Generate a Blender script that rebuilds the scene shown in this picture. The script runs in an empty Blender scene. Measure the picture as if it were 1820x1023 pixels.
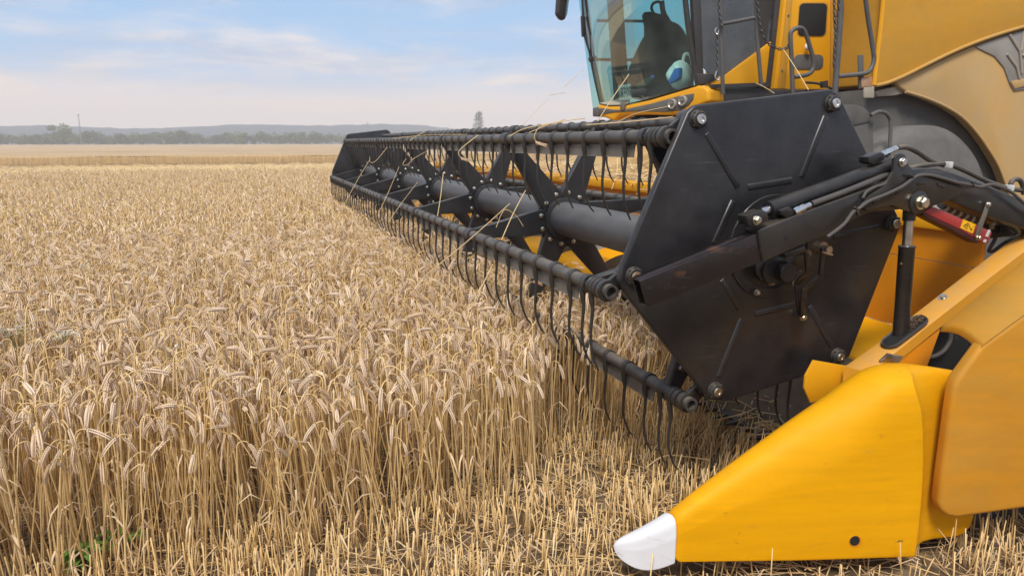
import bpy, bmesh, math, random
import numpy as np
from mathutils import Vector, Matrix
rnd = random.Random(7)
C = bpy.context.scene.collection
R = math.radians

# ------------------------------------------------------------------ camera
F, CX, CY = 1292.3, 910.0, 511.5          # focal length and centre in photo pixels (1820 x 1023)
YAW, PITCH, ROLL = .3429, math.atan(259 / 1292.3), .001
CAM = Vector((-1.6946, -2.058, 1.42)); HP = 1.06      # HP: height of the near reel plate's centre
f0 = Vector((math.sin(YAW), math.cos(YAW), 0)); r0 = Vector((math.cos(YAW), -math.sin(YAW), 0)); u0 = Vector((0, 0, 1))
FW = f0 * math.cos(PITCH) - u0 * math.sin(PITCH); UP = u0 * math.cos(PITCH) + f0 * math.sin(PITCH)
RT = r0 * math.cos(ROLL) - UP * math.sin(ROLL); UP = UP * math.cos(ROLL) + r0 * math.sin(ROLL)
cam = bpy.data.cameras.new('camera'); cam.lens = F * 36 / 1820; cam.sensor_width = 36; cam.clip_end = 8000; cam.clip_start = .05
cam.dof.use_dof = True; cam.dof.focus_distance = 2.9; cam.dof.aperture_fstop = 5.6
co = bpy.data.objects.new('camera', cam); C.objects.link(co)
co.matrix_world = Matrix((( RT.x, UP.x, -FW.x, CAM.x), (RT.y, UP.y, -FW.y, CAM.y), (RT.z, UP.z, -FW.z, CAM.z), (0, 0, 0, 1)))
bpy.context.scene.camera = co
def ray(px, py): return FW + RT * ((px - CX) / F) - UP * ((py - CY) / F)
def A(px, py, X=None, Y=None, Z=None):     # point of the plane X, Y or Z = const seen at a photo pixel
    d = ray(px, py)
    t = (X - CAM.x) / d.x if X is not None else (Y - CAM.y) / d.y if Y is not None else (Z - CAM.z) / d.z
    return CAM + d * t
def AP(px, py, p0, n):                      # the same for any plane
    d = ray(px, py); return CAM + d * ((Vector(p0) - CAM).dot(n) / d.dot(n))
def pixv(P):                                # vectorised: points (n,3) -> photo pixels, depth
    q = P - np.array(CAM); z = q @ np.array(FW)
    zz = np.where(z > .05, z, .05)
    return CX + F * (q @ np.array(RT)) / zz, CY - F * (q @ np.array(UP)) / zz, z

# ------------------------------------------------------------------ world, sun, exposure
scn = bpy.context.scene
scn.view_settings.view_transform = 'Standard'; scn.view_settings.look = 'None'
scn.view_settings.exposure = .72; scn.view_settings.gamma = 1
scn.cycles.max_bounces = 8; scn.cycles.volume_bounces = 1; scn.cycles.transparent_max_bounces = 12
SUN_EL, SUN_AZ = R(52), R(215)              # azimuth clockwise from +Y
w = bpy.data.worlds.new('World'); scn.world = w; w.use_nodes = True
nt = w.node_tree; N = nt.nodes; L = nt.links; N.clear()
def nd(tree, t, **k):
    n = tree.nodes.new(t)
    for a, v in k.items():
        if a.startswith('i_'): n.inputs[a[2:].replace('_', ' ')].default_value = v
        else: setattr(n, a, v)
    return n
out = nd(nt, 'ShaderNodeOutputWorld'); bg = nd(nt, 'ShaderNodeBackground'); bg.inputs['Strength'].default_value = .1
sky = nd(nt, 'ShaderNodeTexSky'); sky.sky_type = 'NISHITA'; sky.sun_disc = False
sky.sun_elevation = SUN_EL; sky.sun_rotation = SUN_AZ; sky.air_density = 1.0; sky.dust_density = 1.5; sky.ozone_density = 1.5
tc = nd(nt, 'ShaderNodeTexCoord'); sp = nd(nt, 'ShaderNodeSeparateXYZ'); L.new(tc.outputs['Generated'], sp.inputs[0])
# thin streaky overcast: noise on the direction, stretched along the horizon
mp = nd(nt, 'ShaderNodeMapping'); mp.inputs['Scale'].default_value = (1.0, 1.0, 5.5); L.new(tc.outputs['Generated'], mp.inputs[0])
n1 = nd(nt, 'ShaderNodeTexNoise'); n1.inputs['Scale'].default_value = 3.1; n1.inputs['Detail'].default_value = 7; n1.inputs['Roughness'].default_value = .56; n1.inputs['Distortion'].default_value = .35
mp.inputs['Location'].default_value = (.35, .2, .12)
L.new(mp.outputs[0], n1.inputs['Vector'])
mr = nd(nt, 'ShaderNodeMapRange'); mr.interpolation_type = 'SMOOTHSTEP'
mr.inputs['From Min'].default_value = .34; mr.inputs['From Max'].default_value = .60; L.new(n1.outputs['Fac'], mr.inputs['Value'])
hz = nd(nt, 'ShaderNodeMapRange'); hz.interpolation_type = 'SMOOTHSTEP'     # haze bank at the horizon
hz.inputs['From Min'].default_value = .035; hz.inputs['From Max'].default_value = .125
hz.inputs['To Min'].default_value = 1; hz.inputs['To Max'].default_value = 0; L.new(sp.outputs['Z'], hz.inputs['Value'])
mx = nd(nt, 'ShaderNodeMath', operation='MAXIMUM'); L.new(mr.outputs[0], mx.inputs[0]); L.new(hz.outputs[0], mx.inputs[1])
ccol = nd(nt, 'ShaderNodeMixRGB'); ccol.inputs[2].default_value = (5.15, 4.5, 4.2, 1)
L.new(hz.outputs[0], ccol.inputs[0])
n2 = nd(nt, 'ShaderNodeTexNoise'); n2.inputs['Scale'].default_value = 5.2; n2.inputs['Detail'].default_value = 6; n2.inputs['Roughness'].default_value = .6; n2.inputs['Distortion'].default_value = .5; L.new(mp.outputs[0], n2.inputs['Vector'])
m2 = nd(nt, 'ShaderNodeMapRange'); m2.interpolation_type = 'SMOOTHSTEP'; m2.inputs['From Min'].default_value = .38; m2.inputs['From Max'].default_value = .66; L.new(n2.outputs['Fac'], m2.inputs['Value'])
c1 = nd(nt, 'ShaderNodeMixRGB'); c1.inputs[1].default_value = (2.75, 3.5, 4.7, 1); c1.inputs[2].default_value = (5.3, 4.95, 4.95, 1); L.new(m2.outputs[0], c1.inputs[0]); L.new(c1.outputs[0], ccol.inputs[1])
blue = nd(nt, 'ShaderNodeMixRGB'); blue.inputs[0].default_value = .88; blue.inputs[2].default_value = (2.15, 3.55, 5.5, 1); L.new(sky.outputs[0], blue.inputs[1])
mix = nd(nt, 'ShaderNodeMixRGB'); L.new(mx.outputs[0], mix.inputs[0]); L.new(blue.outputs[0], mix.inputs[1]); L.new(ccol.outputs[0], mix.inputs[2])
L.new(mix.outputs[0], bg.inputs[0]); L.new(bg.outputs[0], out.inputs[0])
sl = bpy.data.lights.new('sun', 'SUN'); sl.energy = 2.35; sl.angle = R(18); sl.color = (1, .95, .88)
so = bpy.data.objects.new('sun', sl); C.objects.link(so)
sd = Vector((math.sin(SUN_AZ) * math.cos(SUN_EL), math.cos(SUN_AZ) * math.cos(SUN_EL), math.sin(SUN_EL)))
so.rotation_euler = sd.to_track_quat('Z', 'Y').to_euler(); so.location = (0, 0, 20)

# ------------------------------------------------------------------ materials
def mat(name, col, rough=.5, metal=0, var=.0, vscale=6, vcol=None, dust=0, dcol=(.42, .33, .22), up=0, dscale=5, bump=0, bscale=200, streak=None, coat=0, spec=.5, scr=()):
    m = bpy.data.materials.new(name); m.use_nodes = True; t = m.node_tree; b = t.nodes['Principled BSDF']
    b.inputs['Roughness'].default_value = rough; b.inputs['Metallic'].default_value = metal
    b.inputs['Specular IOR Level'].default_value = spec
    if coat: b.inputs['Coat Weight'].default_value = coat; b.inputs['Coat Roughness'].default_value = .12
    tcn = nd(t, 'ShaderNodeTexCoord'); vec = tcn.outputs['Object']
    if streak:
        mpn = nd(t, 'ShaderNodeMapping'); mpn.inputs['Scale'].default_value = streak; t.links.new(vec, mpn.inputs[0]); svec = mpn.outputs[0]
    else: svec = vec
    cur = None
    if var:
        nz = nd(t, 'ShaderNodeTexNoise'); nz.inputs['Scale'].default_value = vscale; nz.inputs['Detail'].default_value = 6; nz.inputs['Roughness'].default_value = .65
        t.links.new(svec, nz.inputs['Vector'])
        rp = nd(t, 'ShaderNodeMapRange'); rp.inputs['From Min'].default_value = .3; rp.inputs['From Max'].default_value = .7; t.links.new(nz.outputs['Fac'], rp.inputs['Value'])
        mxn = nd(t, 'ShaderNodeMixRGB'); mxn.inputs[1].default_value = (*[c * (1 - var) for c in col], 1)
        mxn.inputs[2].default_value = (*(vcol or [min(1, c * (1 + var)) for c in col]), 1)
        t.links.new(rp.outputs[0], mxn.inputs[0]); cur = mxn.outputs[0]
    if dust:
        nz = nd(t, 'ShaderNodeTexNoise'); nz.inputs['Scale'].default_value = dscale; nz.inputs['Detail'].default_value = 8; nz.inputs['Roughness'].default_value = .7
        t.links.new(svec, nz.inputs['Vector'])
        rp = nd(t, 'ShaderNodeMapRange'); rp.inputs['From Min'].default_value = .32; rp.inputs['From Max'].default_value = .72
        rp.inputs['To Min'].default_value = dust * .35; rp.inputs['To Max'].default_value = min(1, dust * 1.5); t.links.new(nz.outputs['Fac'], rp.inputs['Value'])
        fac = rp.outputs[0]
        if up:      # dust lies thicker on what faces up
            g = nd(t, 'ShaderNodeNewGeometry'); s2 = nd(t, 'ShaderNodeSeparateXYZ'); t.links.new(g.outputs['Normal'], s2.inputs[0])
            r2 = nd(t, 'ShaderNodeMapRange'); r2.inputs['From Min'].default_value = .1; r2.inputs['From Max'].default_value = .9
            r2.inputs['To Min'].default_value = 1; r2.inputs['To Max'].default_value = 1 + up; t.links.new(s2.outputs['Z'], r2.inputs['Value'])
            mm = nd(t, 'ShaderNodeMath', operation='MULTIPLY', use_clamp=True); t.links.new(fac, mm.inputs[0]); t.links.new(r2.outputs[0], mm.inputs[1]); fac = mm.outputs[0]
        dm = nd(t, 'ShaderNodeMixRGB'); dm.inputs[1].default_value = (*col, 1); dm.inputs[2].default_value = (*dcol, 1)
        if cur: t.links.new(cur, dm.inputs[1])
        t.links.new(fac, dm.inputs[0]); cur = dm.outputs[0]
        rr = nd(t, 'ShaderNodeMapRange'); rr.inputs['To Min'].default_value = rough; rr.inputs['To Max'].default_value = .85; t.links.new(fac, rr.inputs['Value']); t.links.new(rr.outputs[0], b.inputs['Roughness'])
    for rot, scl, lo, hi, scol, amt in scr:      # rubs and scratches with a direction of their own
        mps = nd(t, 'ShaderNodeMapping'); mps.inputs['Rotation'].default_value = [R(a) for a in rot]; mps.inputs['Scale'].default_value = scl; t.links.new(vec, mps.inputs[0])
        ns = nd(t, 'ShaderNodeTexNoise'); ns.inputs['Scale'].default_value = 1; ns.inputs['Detail'].default_value = 5; ns.inputs['Roughness'].default_value = .62; ns.inputs['Distortion'].default_value = .4; t.links.new(mps.outputs[0], ns.inputs['Vector'])
        rs = nd(t, 'ShaderNodeMapRange'); rs.inputs['From Min'].default_value = lo; rs.inputs['From Max'].default_value = hi; rs.inputs['To Max'].default_value = amt; t.links.new(ns.outputs['Fac'], rs.inputs['Value'])
        sm = nd(t, 'ShaderNodeMixRGB'); sm.inputs[1].default_value = (*col, 1); sm.inputs[2].default_value = (*scol, 1)
        if cur: t.links.new(cur, sm.inputs[1])
        t.links.new(rs.outputs[0], sm.inputs[0]); cur = sm.outputs[0]
    if cur: t.links.new(cur, b.inputs['Base Color'])
    else: b.inputs['Base Color'].default_value = (*col, 1)
    if bump:
        nb = nd(t, 'ShaderNodeTexNoise'); nb.inputs['Scale'].default_value = bscale; nb.inputs['Detail'].default_value = 4; t.links.new(svec, nb.inputs['Vector'])
        bp = nd(t, 'ShaderNodeBump'); bp.inputs['Strength'].default_value = bump; bp.inputs['Distance'].default_value = .004
        t.links.new(nb.outputs['Fac'], bp.inputs['Height']); t.links.new(bp.outputs[0], b.inputs['Normal'])
    return m
M = {}
M['plate'] = mat('black_painted_steel', (.0075, .0085, .0125), .32, var=.5, vscale=7, dust=.03, up=2, dscale=7, bump=.2, bscale=24, scr=[((0, 35, 0), (5, 5, 90), .62, .76, (.07, .07, .075), .7), ((0, -20, 0), (6, 6, 120), .64, .78, (.085, .075, .065), .7), ((0, 0, 0), (5, 5, 5), .60, .74, (.035, .028, .022), .8)])
M['arm'] = mat('arm_black_steel', (.0065, .0072, .0095), .26, var=.3, dust=.045, up=2.0, dscale=9)
M['rusty'] = mat('rubbed_black_steel', (.007, .0075, .0095), .24, dust=.05, dcol=(.17, .07, .03), up=1.0, dscale=14, scr=[((0, -22, 0), (7, 7, 16), .60, .70, (.12, .055, .025), .6), ((0, -22, 0), (5, 5, 60), .6, .76, (.06, .06, .062), .6)])
M['bar'] = mat('reel_tube_paint', (.020, .022, .027), .40, var=.3, vscale=20, dust=.10, up=1.6, dscale=18)
M['strip'] = mat('grey_blade_steel', (.06, .058, .056), .45, var=.3, vscale=14, dust=.22, dscale=9)
M['tine'] = mat('black_plastic', (.011, .011, .013), .42, dust=.05, up=1.5, dscale=20)
M['clip'] = mat('clip_plastic', (.010, .010, .012), .5, dust=.05, up=2, dscale=20)
M['spider'] = mat('spider_steel', (.011, .0128, .017), .42, dust=.035, up=1.5, dscale=8)
M['tube'] = mat('worn_grey_tube', (.062, .064, .070), .45, var=.5, vscale=7, streak=(1, .35, 1), dust=.16, dcol=(.22, .20, .175), up=1.2, dscale=5)
M['chrome'] = mat('bright_steel', (.62, .61, .60), .28, 1, var=.2, vscale=30)
M['zinc'] = mat('zinc_bolt', (.55, .52, .44), .32, 1, var=.2, vscale=40)
M['rustbolt'] = mat('rusty_bolt', (.32, .22, .14), .5, .6, var=.4, vscale=60)
M['yellow'] = mat('yellow_paint', (.72, .325, .001), .38, var=.05, vscale=5, dust=.06, dcol=(.50, .34, .14), up=1.6, dscale=6, spec=.35)
M['yellow_div'] = mat('yellow_plastic', (.73, .332, .0004), .5, var=.10, vscale=3, streak=(.5, .5, 6), dust=.035, dcol=(.48, .27, .05), up=2.0, dscale=7, bump=.08, bscale=50, spec=.12, scr=[((0, 8, 0), (6, 6, 70), .60, .80, (.42, .20, .010), .40), ((0, -25, 0), (9, 9, 60), .62, .82, (.44, .28, .08), .45), ((0, 0, 0), (14, 14, 22), .67, .74, (.16, .09, .03), .8)])
M['yellow_dusty'] = mat('yellow_paint_dusty', (.60, .235, .002), .5, spec=.3, var=.12, streak=(.6, .6, 2), scr=[((0, 15, 0), (5, 5, 40), .6, .80, (.36, .20, .04), .35)], dust=.34, dcol=(.33, .215, .055), up=.7, dscale=4, bump=.05, bscale=80)
M['yellow_in'] = mat('yellow_orange_paint', (.66, .235, .002), .5, spec=.3, var=.10, vscale=5, dust=.08, dcol=(.20, .12, .05), dscale=9)
M['yellow_body'] = mat('yellow_body_dusty', (.55, .26, .012), .55, var=.06, spec=.3, dust=.22, dcol=(.36, .25, .09), dscale=2.5, streak=(1, 1, 2.5))
M['yellow_fender'] = mat('yellow_body_dust_haze', (.54, .29, .06), .65, var=.08, dust=.85, dcol=(.43, .31, .165), dscale=1.6)  # dust coat, thickened so its colour also carries the haze by the wheel
M['yellow_top'] = mat('yellow_dusted_ledge', (.68, .295, .001), .45, dust=.15, dcol=(.34, .25, .15), up=1.6, dscale=11, spec=.35)
M['white'] = mat('white_plastic', (.70, .70, .72), .4, var=.05, vscale=6, dust=.03, dcol=(.4, .34, .26), scr=[((0, 20, 0), (9, 9, 30), .62, .76, (.36, .31, .25), .55)])
M['red'] = mat('red_paint', (.33, .012, .014), .42, var=.15, vscale=8, dust=.06, up=1.5)
M['redshade'] = mat('shaded_red_paint', (.05, .006, .006), .5)  # strut's red darkened to paint the shade under its lit face
M['sticker'] = mat('yellow_sticker', (.85, .45, .01), .4)
M['ink'] = mat('black_ink', (.01, .01, .01), .5)
M['rubber'] = mat('hose_rubber', (.022, .022, .024), .5, dust=.12, up=2, dscale=12)
M['dustyhose'] = mat('dusty_hose', (.06, .055, .052), .6, dust=.2, dcol=(.16, .13, .11), dscale=10)
M['greyblock'] = mat('grey_clip', (.55, .54, .52), .6)
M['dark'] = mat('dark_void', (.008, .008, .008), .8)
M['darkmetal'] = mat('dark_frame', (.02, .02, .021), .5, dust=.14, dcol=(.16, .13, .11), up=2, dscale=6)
M['tyre'] = mat('dust_haze_tyre', (.085, .08, .077), .9, dust=.7, dcol=(.165, .155, .142), dscale=3, spec=.2)  # dust, paled further to paint in the haze around the wheel
M['lip'] = mat('brown_dusty_yellow', (.52, .27, .03), .6, dust=.4, dcol=(.40, .28, .13), dscale=3)
M['floorshade'] = mat('shaded_floor_steel', (.12, .085, .055), .85, var=.4, vscale=12, dust=.3, dcol=(.18, .125, .07), dscale=14)  # shade under the reel put into the floor's brown colour
M['archgrey'] = mat('dust_haze_plastic', (.05, .049, .048), .75, dust=.6, dcol=(.145, .135, .12), dscale=2)  # dust, its tone also carrying the haze inside the wheel arch
M['greyrail'] = mat('grey_handrail', (.055, .057, .062), .45, dust=.2, up=1.5, dcol=(.25, .22, .19))
M['chain'] = mat('steel_chain', (.10, .095, .09), .5, .6)
M['ledge'] = mat('dusty_ledge', (.30, .26, .21), .8, dust=.5, dcol=(.42, .36, .28))
M['lamp'] = mat('lamp_lens', (.35, .34, .33), .15, .3, dust=.3)
def glassmat(name, tint, gloss, rough=.02, film=.0):
    m = bpy.data.materials.new(name); m.use_nodes = True; t = m.node_tree; t.nodes.clear()
    o = nd(t, 'ShaderNodeOutputMaterial'); tr = nd(t, 'ShaderNodeBsdfTransparent'); tr.inputs[0].default_value = (*tint, 1)
    gl = nd(t, 'ShaderNodeBsdfGlossy'); gl.inputs['Roughness'].default_value = rough; gl.inputs['Color'].default_value = (.9, .95, .95, 1)
    fr = nd(t, 'ShaderNodeFresnel'); fr.inputs[0].default_value = 1.45
    mu = nd(t, 'ShaderNodeMath', operation='MULTIPLY', use_clamp=True); mu.inputs[1].default_value = gloss; t.links.new(fr.outputs[0], mu.inputs[0])
    ms = nd(t, 'ShaderNodeMixShader'); t.links.new(mu.outputs[0], ms.inputs[0]); t.links.new(tr.outputs[0], ms.inputs[1]); t.links.new(gl.outputs[0], ms.inputs[2])
    if film:                              # a thin uneven film of dust on the pane
        df = nd(t, 'ShaderNodeBsdfDiffuse'); df.inputs[0].default_value = (.30, .34, .31, 1); tcn = nd(t, 'ShaderNodeTexCoord'); nz = nd(t, 'ShaderNodeTexNoise'); nz.inputs['Scale'].default_value = 3; nz.inputs['Detail'].default_value = 7; t.links.new(tcn.outputs['Object'], nz.inputs['Vector'])
        rp = nd(t, 'ShaderNodeMapRange'); rp.inputs['From Min'].default_value = .3; rp.inputs['From Max'].default_value = .75; rp.inputs['To Min'].default_value = film * .3; rp.inputs['To Max'].default_value = film * 1.7; t.links.new(nz.outputs['Fac'], rp.inputs['Value'])
        m3 = nd(t, 'ShaderNodeMixShader'); t.links.new(rp.outputs[0], m3.inputs[0]); t.links.new(ms.outputs[0], m3.inputs[1]); t.links.new(df.outputs[0], m3.inputs[2]); ms = m3
    t.links.new(ms.outputs[0], o.inputs[0]); return m
M['glass'] = glassmat('tinted_windscreen', (.58, .80, .76), .30, film=.14)
M['doorglass'] = mat('dark_door_glass', (.05, .055, .06), .10, dust=.35, dcol=(.17, .18, .185), dscale=3)

# ------------------------------------------------------------------ mesh helpers
class MB:
    def __init__(s): s.v = []; s.f = []
    def add(s, vs, fs):
        o = len(s.v); s.v += [Vector(v) for v in vs]; s.f += [tuple(i + o for i in f) for f in fs]; return s
    def prism(s, pts, vec):
        pts = [Vector(p) for p in pts]; vec = Vector(vec); n = len(pts)
        return s.add(pts + [p + vec for p in pts], [tuple(range(n)), tuple(range(2 * n - 1, n - 1, -1))] + [(i, i + n, (i + 1) % n + n, (i + 1) % n) for i in range(n)])
    def loftpoly(s, a, b):                       # two outlines of equal length, capped
        n = len(a)
        return s.add(list(a) + list(b), [tuple(range(n)), tuple(range(2 * n - 1, n - 1, -1))] + [(i, i + n, (i + 1) % n + n, (i + 1) % n) for i in range(n)])
    def box(s, c, sx, sy, sz, rot=None):
        c = Vector(c); m = rot or Matrix.Identity(3)
        vs = [c + m @ Vector((x * sx / 2, y * sy / 2, z * sz / 2)) for x in (-1, 1) for y in (-1, 1) for z in (-1, 1)]
        return s.add(vs, [(0, 1, 3, 2), (4, 6, 7, 5), (0, 4, 5, 1), (2, 3, 7, 6), (0, 2, 6, 4), (1, 5, 7, 3)])
    def bar(s, p, q, wdt, hgt, upv=(0, 0, 1)):   # rectangular bar between two points
        p, q = Vector(p), Vector(q); d = (q - p).normalized(); sv = d.cross(Vector(upv)).normalized(); uv = sv.cross(d)
        o = [(-1, -1), (1, -1), (1, 1), (-1, 1)]
        a = [p + sv * (x * wdt / 2) + uv * (y * hgt / 2) for x, y in o]; b = [q + sv * (x * wdt / 2) + uv * (y * hgt / 2) for x, y in o]
        return s.loftpoly(a, b)
    def tube(s, pts, r, n=10, caps=True, closed=False):
        pts = [Vector(p) for p in pts]; k = len(pts); rs = r if isinstance(r, (list, tuple)) else [r] * k
        prev = None; rings = []
        for i, p in enumerate(pts):
            if closed: d = pts[(i + 1) % k] - pts[i - 1]
            else: d = pts[min(i + 1, k - 1)] - pts[max(i - 1, 0)]
            d.normalize()
            if prev is None: a = d.orthogonal().normalized()
            else: a = (prev - d * prev.dot(d)).normalized()
            prev = a; b = d.cross(a)
            rings.append([p + (a * math.cos(6.2832 * j / n) + b * math.sin(6.2832 * j / n)) * rs[i] for j in range(n)])
        vs = [v for rg in rings for v in rg]; fs = []
        for i in range(k if closed else k - 1):
            i2 = (i + 1) % k
            for j in range(n): fs.append((i * n + j, i * n + (j + 1) % n, i2 * n + (j + 1) % n, i2 * n + j))
        if caps and not closed: fs += [tuple(range(n - 1, -1, -1)), tuple(range((k - 1) * n, k * n))]
        return s.add(vs, fs)
    def cyl(s, p, q, r, n=20, r2=None): return s.tube([p, q], [r, r if r2 is None else r2], n)
    def lathe(s, p, axis, prof, n=24):           # prof: (distance along axis, radius)
        p = Vector(p); ax = Vector(axis).normalized(); a = ax.orthogonal().normalized(); b = ax.cross(a); k = len(prof)
        vs = [p + ax * h + (a * math.cos(6.2832 * j / n) + b * math.sin(6.2832 * j / n)) * r for h, r in prof for j in range(n)]
        fs = [(i * n + j, i * n + (j + 1) % n, (i + 1) * n + (j + 1) % n, (i + 1) * n + j) for i in range(k - 1) for j in range(n)]
        fs += [tuple(range(n - 1, -1, -1)), tuple(range((k - 1) * n, k * n))]
        return s.add(vs, fs)
    def grid(s, rows, close=False):
        n = len(rows[0]); vs = [p for r in rows for p in r]; fs = []
        for i in range(len(rows) - 1):
            for j in range(n if close else n - 1):
                fs.append((i * n + j, i * n + (j + 1) % n, (i + 1) * n + (j + 1) % n, (i + 1) * n + j))
        return s.add(vs, fs)
    def build(s, name, m, parent=None, bevel=0, seg=2, smooth=35, sub=0, loc=None, mesh_only=False):
        me = bpy.data.meshes.new(name); bm = bmesh.new()
        off = Vector((0, 0, 0))
        vs = [bm.verts.new(v) for v in s.v]
        for f in s.f:
            try: bm.faces.new([vs[i] for i in f])
            except ValueError: pass
        bmesh.ops.remove_doubles(bm, verts=bm.verts, dist=1e-6)
        bmesh.ops.recalc_face_normals(bm, faces=bm.faces)
        if bevel:
            es = [e for e in bm.edges if len(e.link_faces) == 2 and e.calc_face_angle(0) > .5]
            bmesh.ops.bevel(bm, geom=es, offset=bevel, segments=seg, profile=.5, affect='EDGES', clamp_overlap=True)
        bm.to_mesh(me); bm.free(); me.materials.append(m if not isinstance(m, str) else M[m])
        if smooth:
            me.shade_smooth(); me.set_sharp_from_angle(angle=R(smooth))
        if mesh_only: return me
        return link(name, me, parent, loc, sub)
def wloc(o):
    v = Vector((0, 0, 0))
    while o: v += o.location; o = o.parent
    return v
def link(name, me, parent=None, loc=None, sub=0):
    o = bpy.data.objects.new(name, me); C.objects.link(o); o.parent = parent
    o.location = Vector(loc or (0, 0, 0)) - (wloc(parent) if parent else Vector((0, 0, 0)))
    if sub: md = o.modifiers.new('smooth', 'SUBSURF'); md.levels = sub; md.render_levels = sub
    return o
def tag(o, label=None, cat=None, group=None, kind=None):
    for k, v in (('label', label), ('category', cat), ('group', group), ('kind', kind)):
        if v: o[k] = v
    return o
def thing(name, loc, label, cat, group=None):
    o = bpy.data.objects.new(name, None); C.objects.link(o); o.location = loc; o.empty_display_size = .2
    return tag(o, label, cat, group)
def spline(pts, k=6):                             # Catmull-Rom through points
    pts = [Vector(p) for p in pts]; o = []
    for i in range(len(pts) - 1):
        p0, p1, p2, p3 = pts[max(i - 1, 0)], pts[i], pts[i + 1], pts[min(i + 2, len(pts) - 1)]
        for j in range(k):
            t = j / k; o.append(.5 * ((2 * p1) + (p2 - p0) * t + (2 * p0 - 5 * p1 + 4 * p2 - p3) * t * t + (3 * p1 - p0 - 3 * p2 + p3) * t ** 3))
    return o + [pts[-1]]
def PY(pts, Y): return [A(x, y, Y=Y) for x, y in pts]
# ================================================================== harvester header with its reel
HD = thing('harvester_header', (.3, .1, 0), 'wide yellow cutting header with a black six bar tine reel, lowered into the standing wheat', 'harvester header')
PHI, RB = .9191, .54
AX = Vector((-.0687, 0, HP - .0532))        # reel axis (x, z); the end plates turn about a centre offset from it
YH = [1.6427 + 1.3614 * i for i in range(6)]
YEND = 8.62
ang = [PHI + k * math.pi / 3 for k in range(6)]
barpos = [(AX.x - RB * math.cos(a), AX.z + RB * math.sin(a)) for a in ang]      # 0 top front, 1 top rear, 2 rear, 3 bottom rear, 4 bottom front, 5 front
boltpos = [(-RB * math.cos(a), HP + RB * math.sin(a)) for a in ang]

# near end plate
outl = [(1236, 186.5), (1478, 158), (1492, 167), (1541, 268), (1597, 383), (1598, 412), (1511, 634), (1481, 652), (1292, 714), (1262, 711), (1111, 521), (1101, 500), (1105, 474), (1222, 199)]
ppl = PY(outl, 0)
plate = MB().prism(ppl, (0, .03, 0)).build('end_plate', 'plate', HD, bevel=.009, seg=4)
def rib(p, q, Y=0, wd=.027, h=.0045):
    a, b = A(*p, Y=Y), A(*q, Y=Y); d = (b - a).normalized(); sv = d.cross(Vector((0, 1, 0)))
    prof = [(-1, 0), (-.55, -1), (.55, -1), (1, 0)]
    mk = lambda c, e: [c + sv * (x * wd / 2) + Vector((0, y * h + (.0015 if y == 0 else 0), 0)) + d * (e * -y * h * .6) for x, y in prof]
    return mk(a, 1), mk(b, -1)
for p, q in (((1255, 236), (1312, 334)), ((1329, 333), (1408, 320)), ((1468, 206), (1424, 316)), ((1304, 356), (1269, 433)), ((1282, 496), (1315, 549)), ((1340, 558), (1412, 541)), ((1319, 565), (1277, 670)), ((1438, 543), (1479, 617)), ((1480, 421), (1562, 404)), ((1448, 335), (1478, 398))):
    MB().loftpoly(*rib(p, q)).build('pressed_rib', 'plate', plate, smooth=180, bevel=.0025)
ctr = Vector((.003, 0, HP + .002))
def ring(r0, r1, y0, y1, n=64):
    m = MB(); prof = [(r0, y1), (r0, y0), (r1, y0), (r1, y1)]
    m.grid([[ctr + Vector((r * math.cos(6.2832 * i / n), y, r * math.sin(6.2832 * i / n))) for r, y in prof] for i in range(n)] + [[ctr + Vector((r, y, 0)) for r, y in prof]])
    return m
ring(.145, .182, -.007, .001).build('bearing_ring', 'plate', plate, bevel=.0015, seg=1)
ring(.105, .125, -.010, .001).build('bearing_ring', 'plate', plate, bevel=.0015, seg=1)
for (px, py), mm in zip(((1240, 212), (1478, 184), (1585, 397), (1487, 632), (1270, 693), (1126, 490)), ('chrome', 'chrome', 'zinc', 'zinc', 'zinc', 'rustbolt')):
    p = A(px, py, Y=0)
    hub = MB().lathe(p + Vector((0, .002, 0)), (0, -1, 0), [(0, .031), (.006, .031), (.008, .028), (.016, .027), (.019, .023), (.019, .004)], 24)
    for j in range(8):
        t = 6.2832 * j / 8; d = Vector((math.cos(t), 0, math.sin(t)))
        hub.bar(p + d * .014 + Vector((0, -.012, 0)), p + d * .030 + Vector((0, -.009, 0)), .005, .011, (0, 1, 0))
    h = hub.build('bolt_hub', 'clip', plate)
    MB().lathe(p + Vector((0, -.018, 0)), (0, -1, 0), [(0, .0165), (.005, .017), (.008, .015), (.008, .008), (.004, .007), (.004, .001)], 24).build('bolt_head', mm, plate, smooth=40)

# centre tube
MB().lathe((AX.x, .03, AX.z), (0, 1, 0), [(0, .092), (YEND - .05, .092)], 40).build('center_tube', 'tube', HD)

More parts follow.
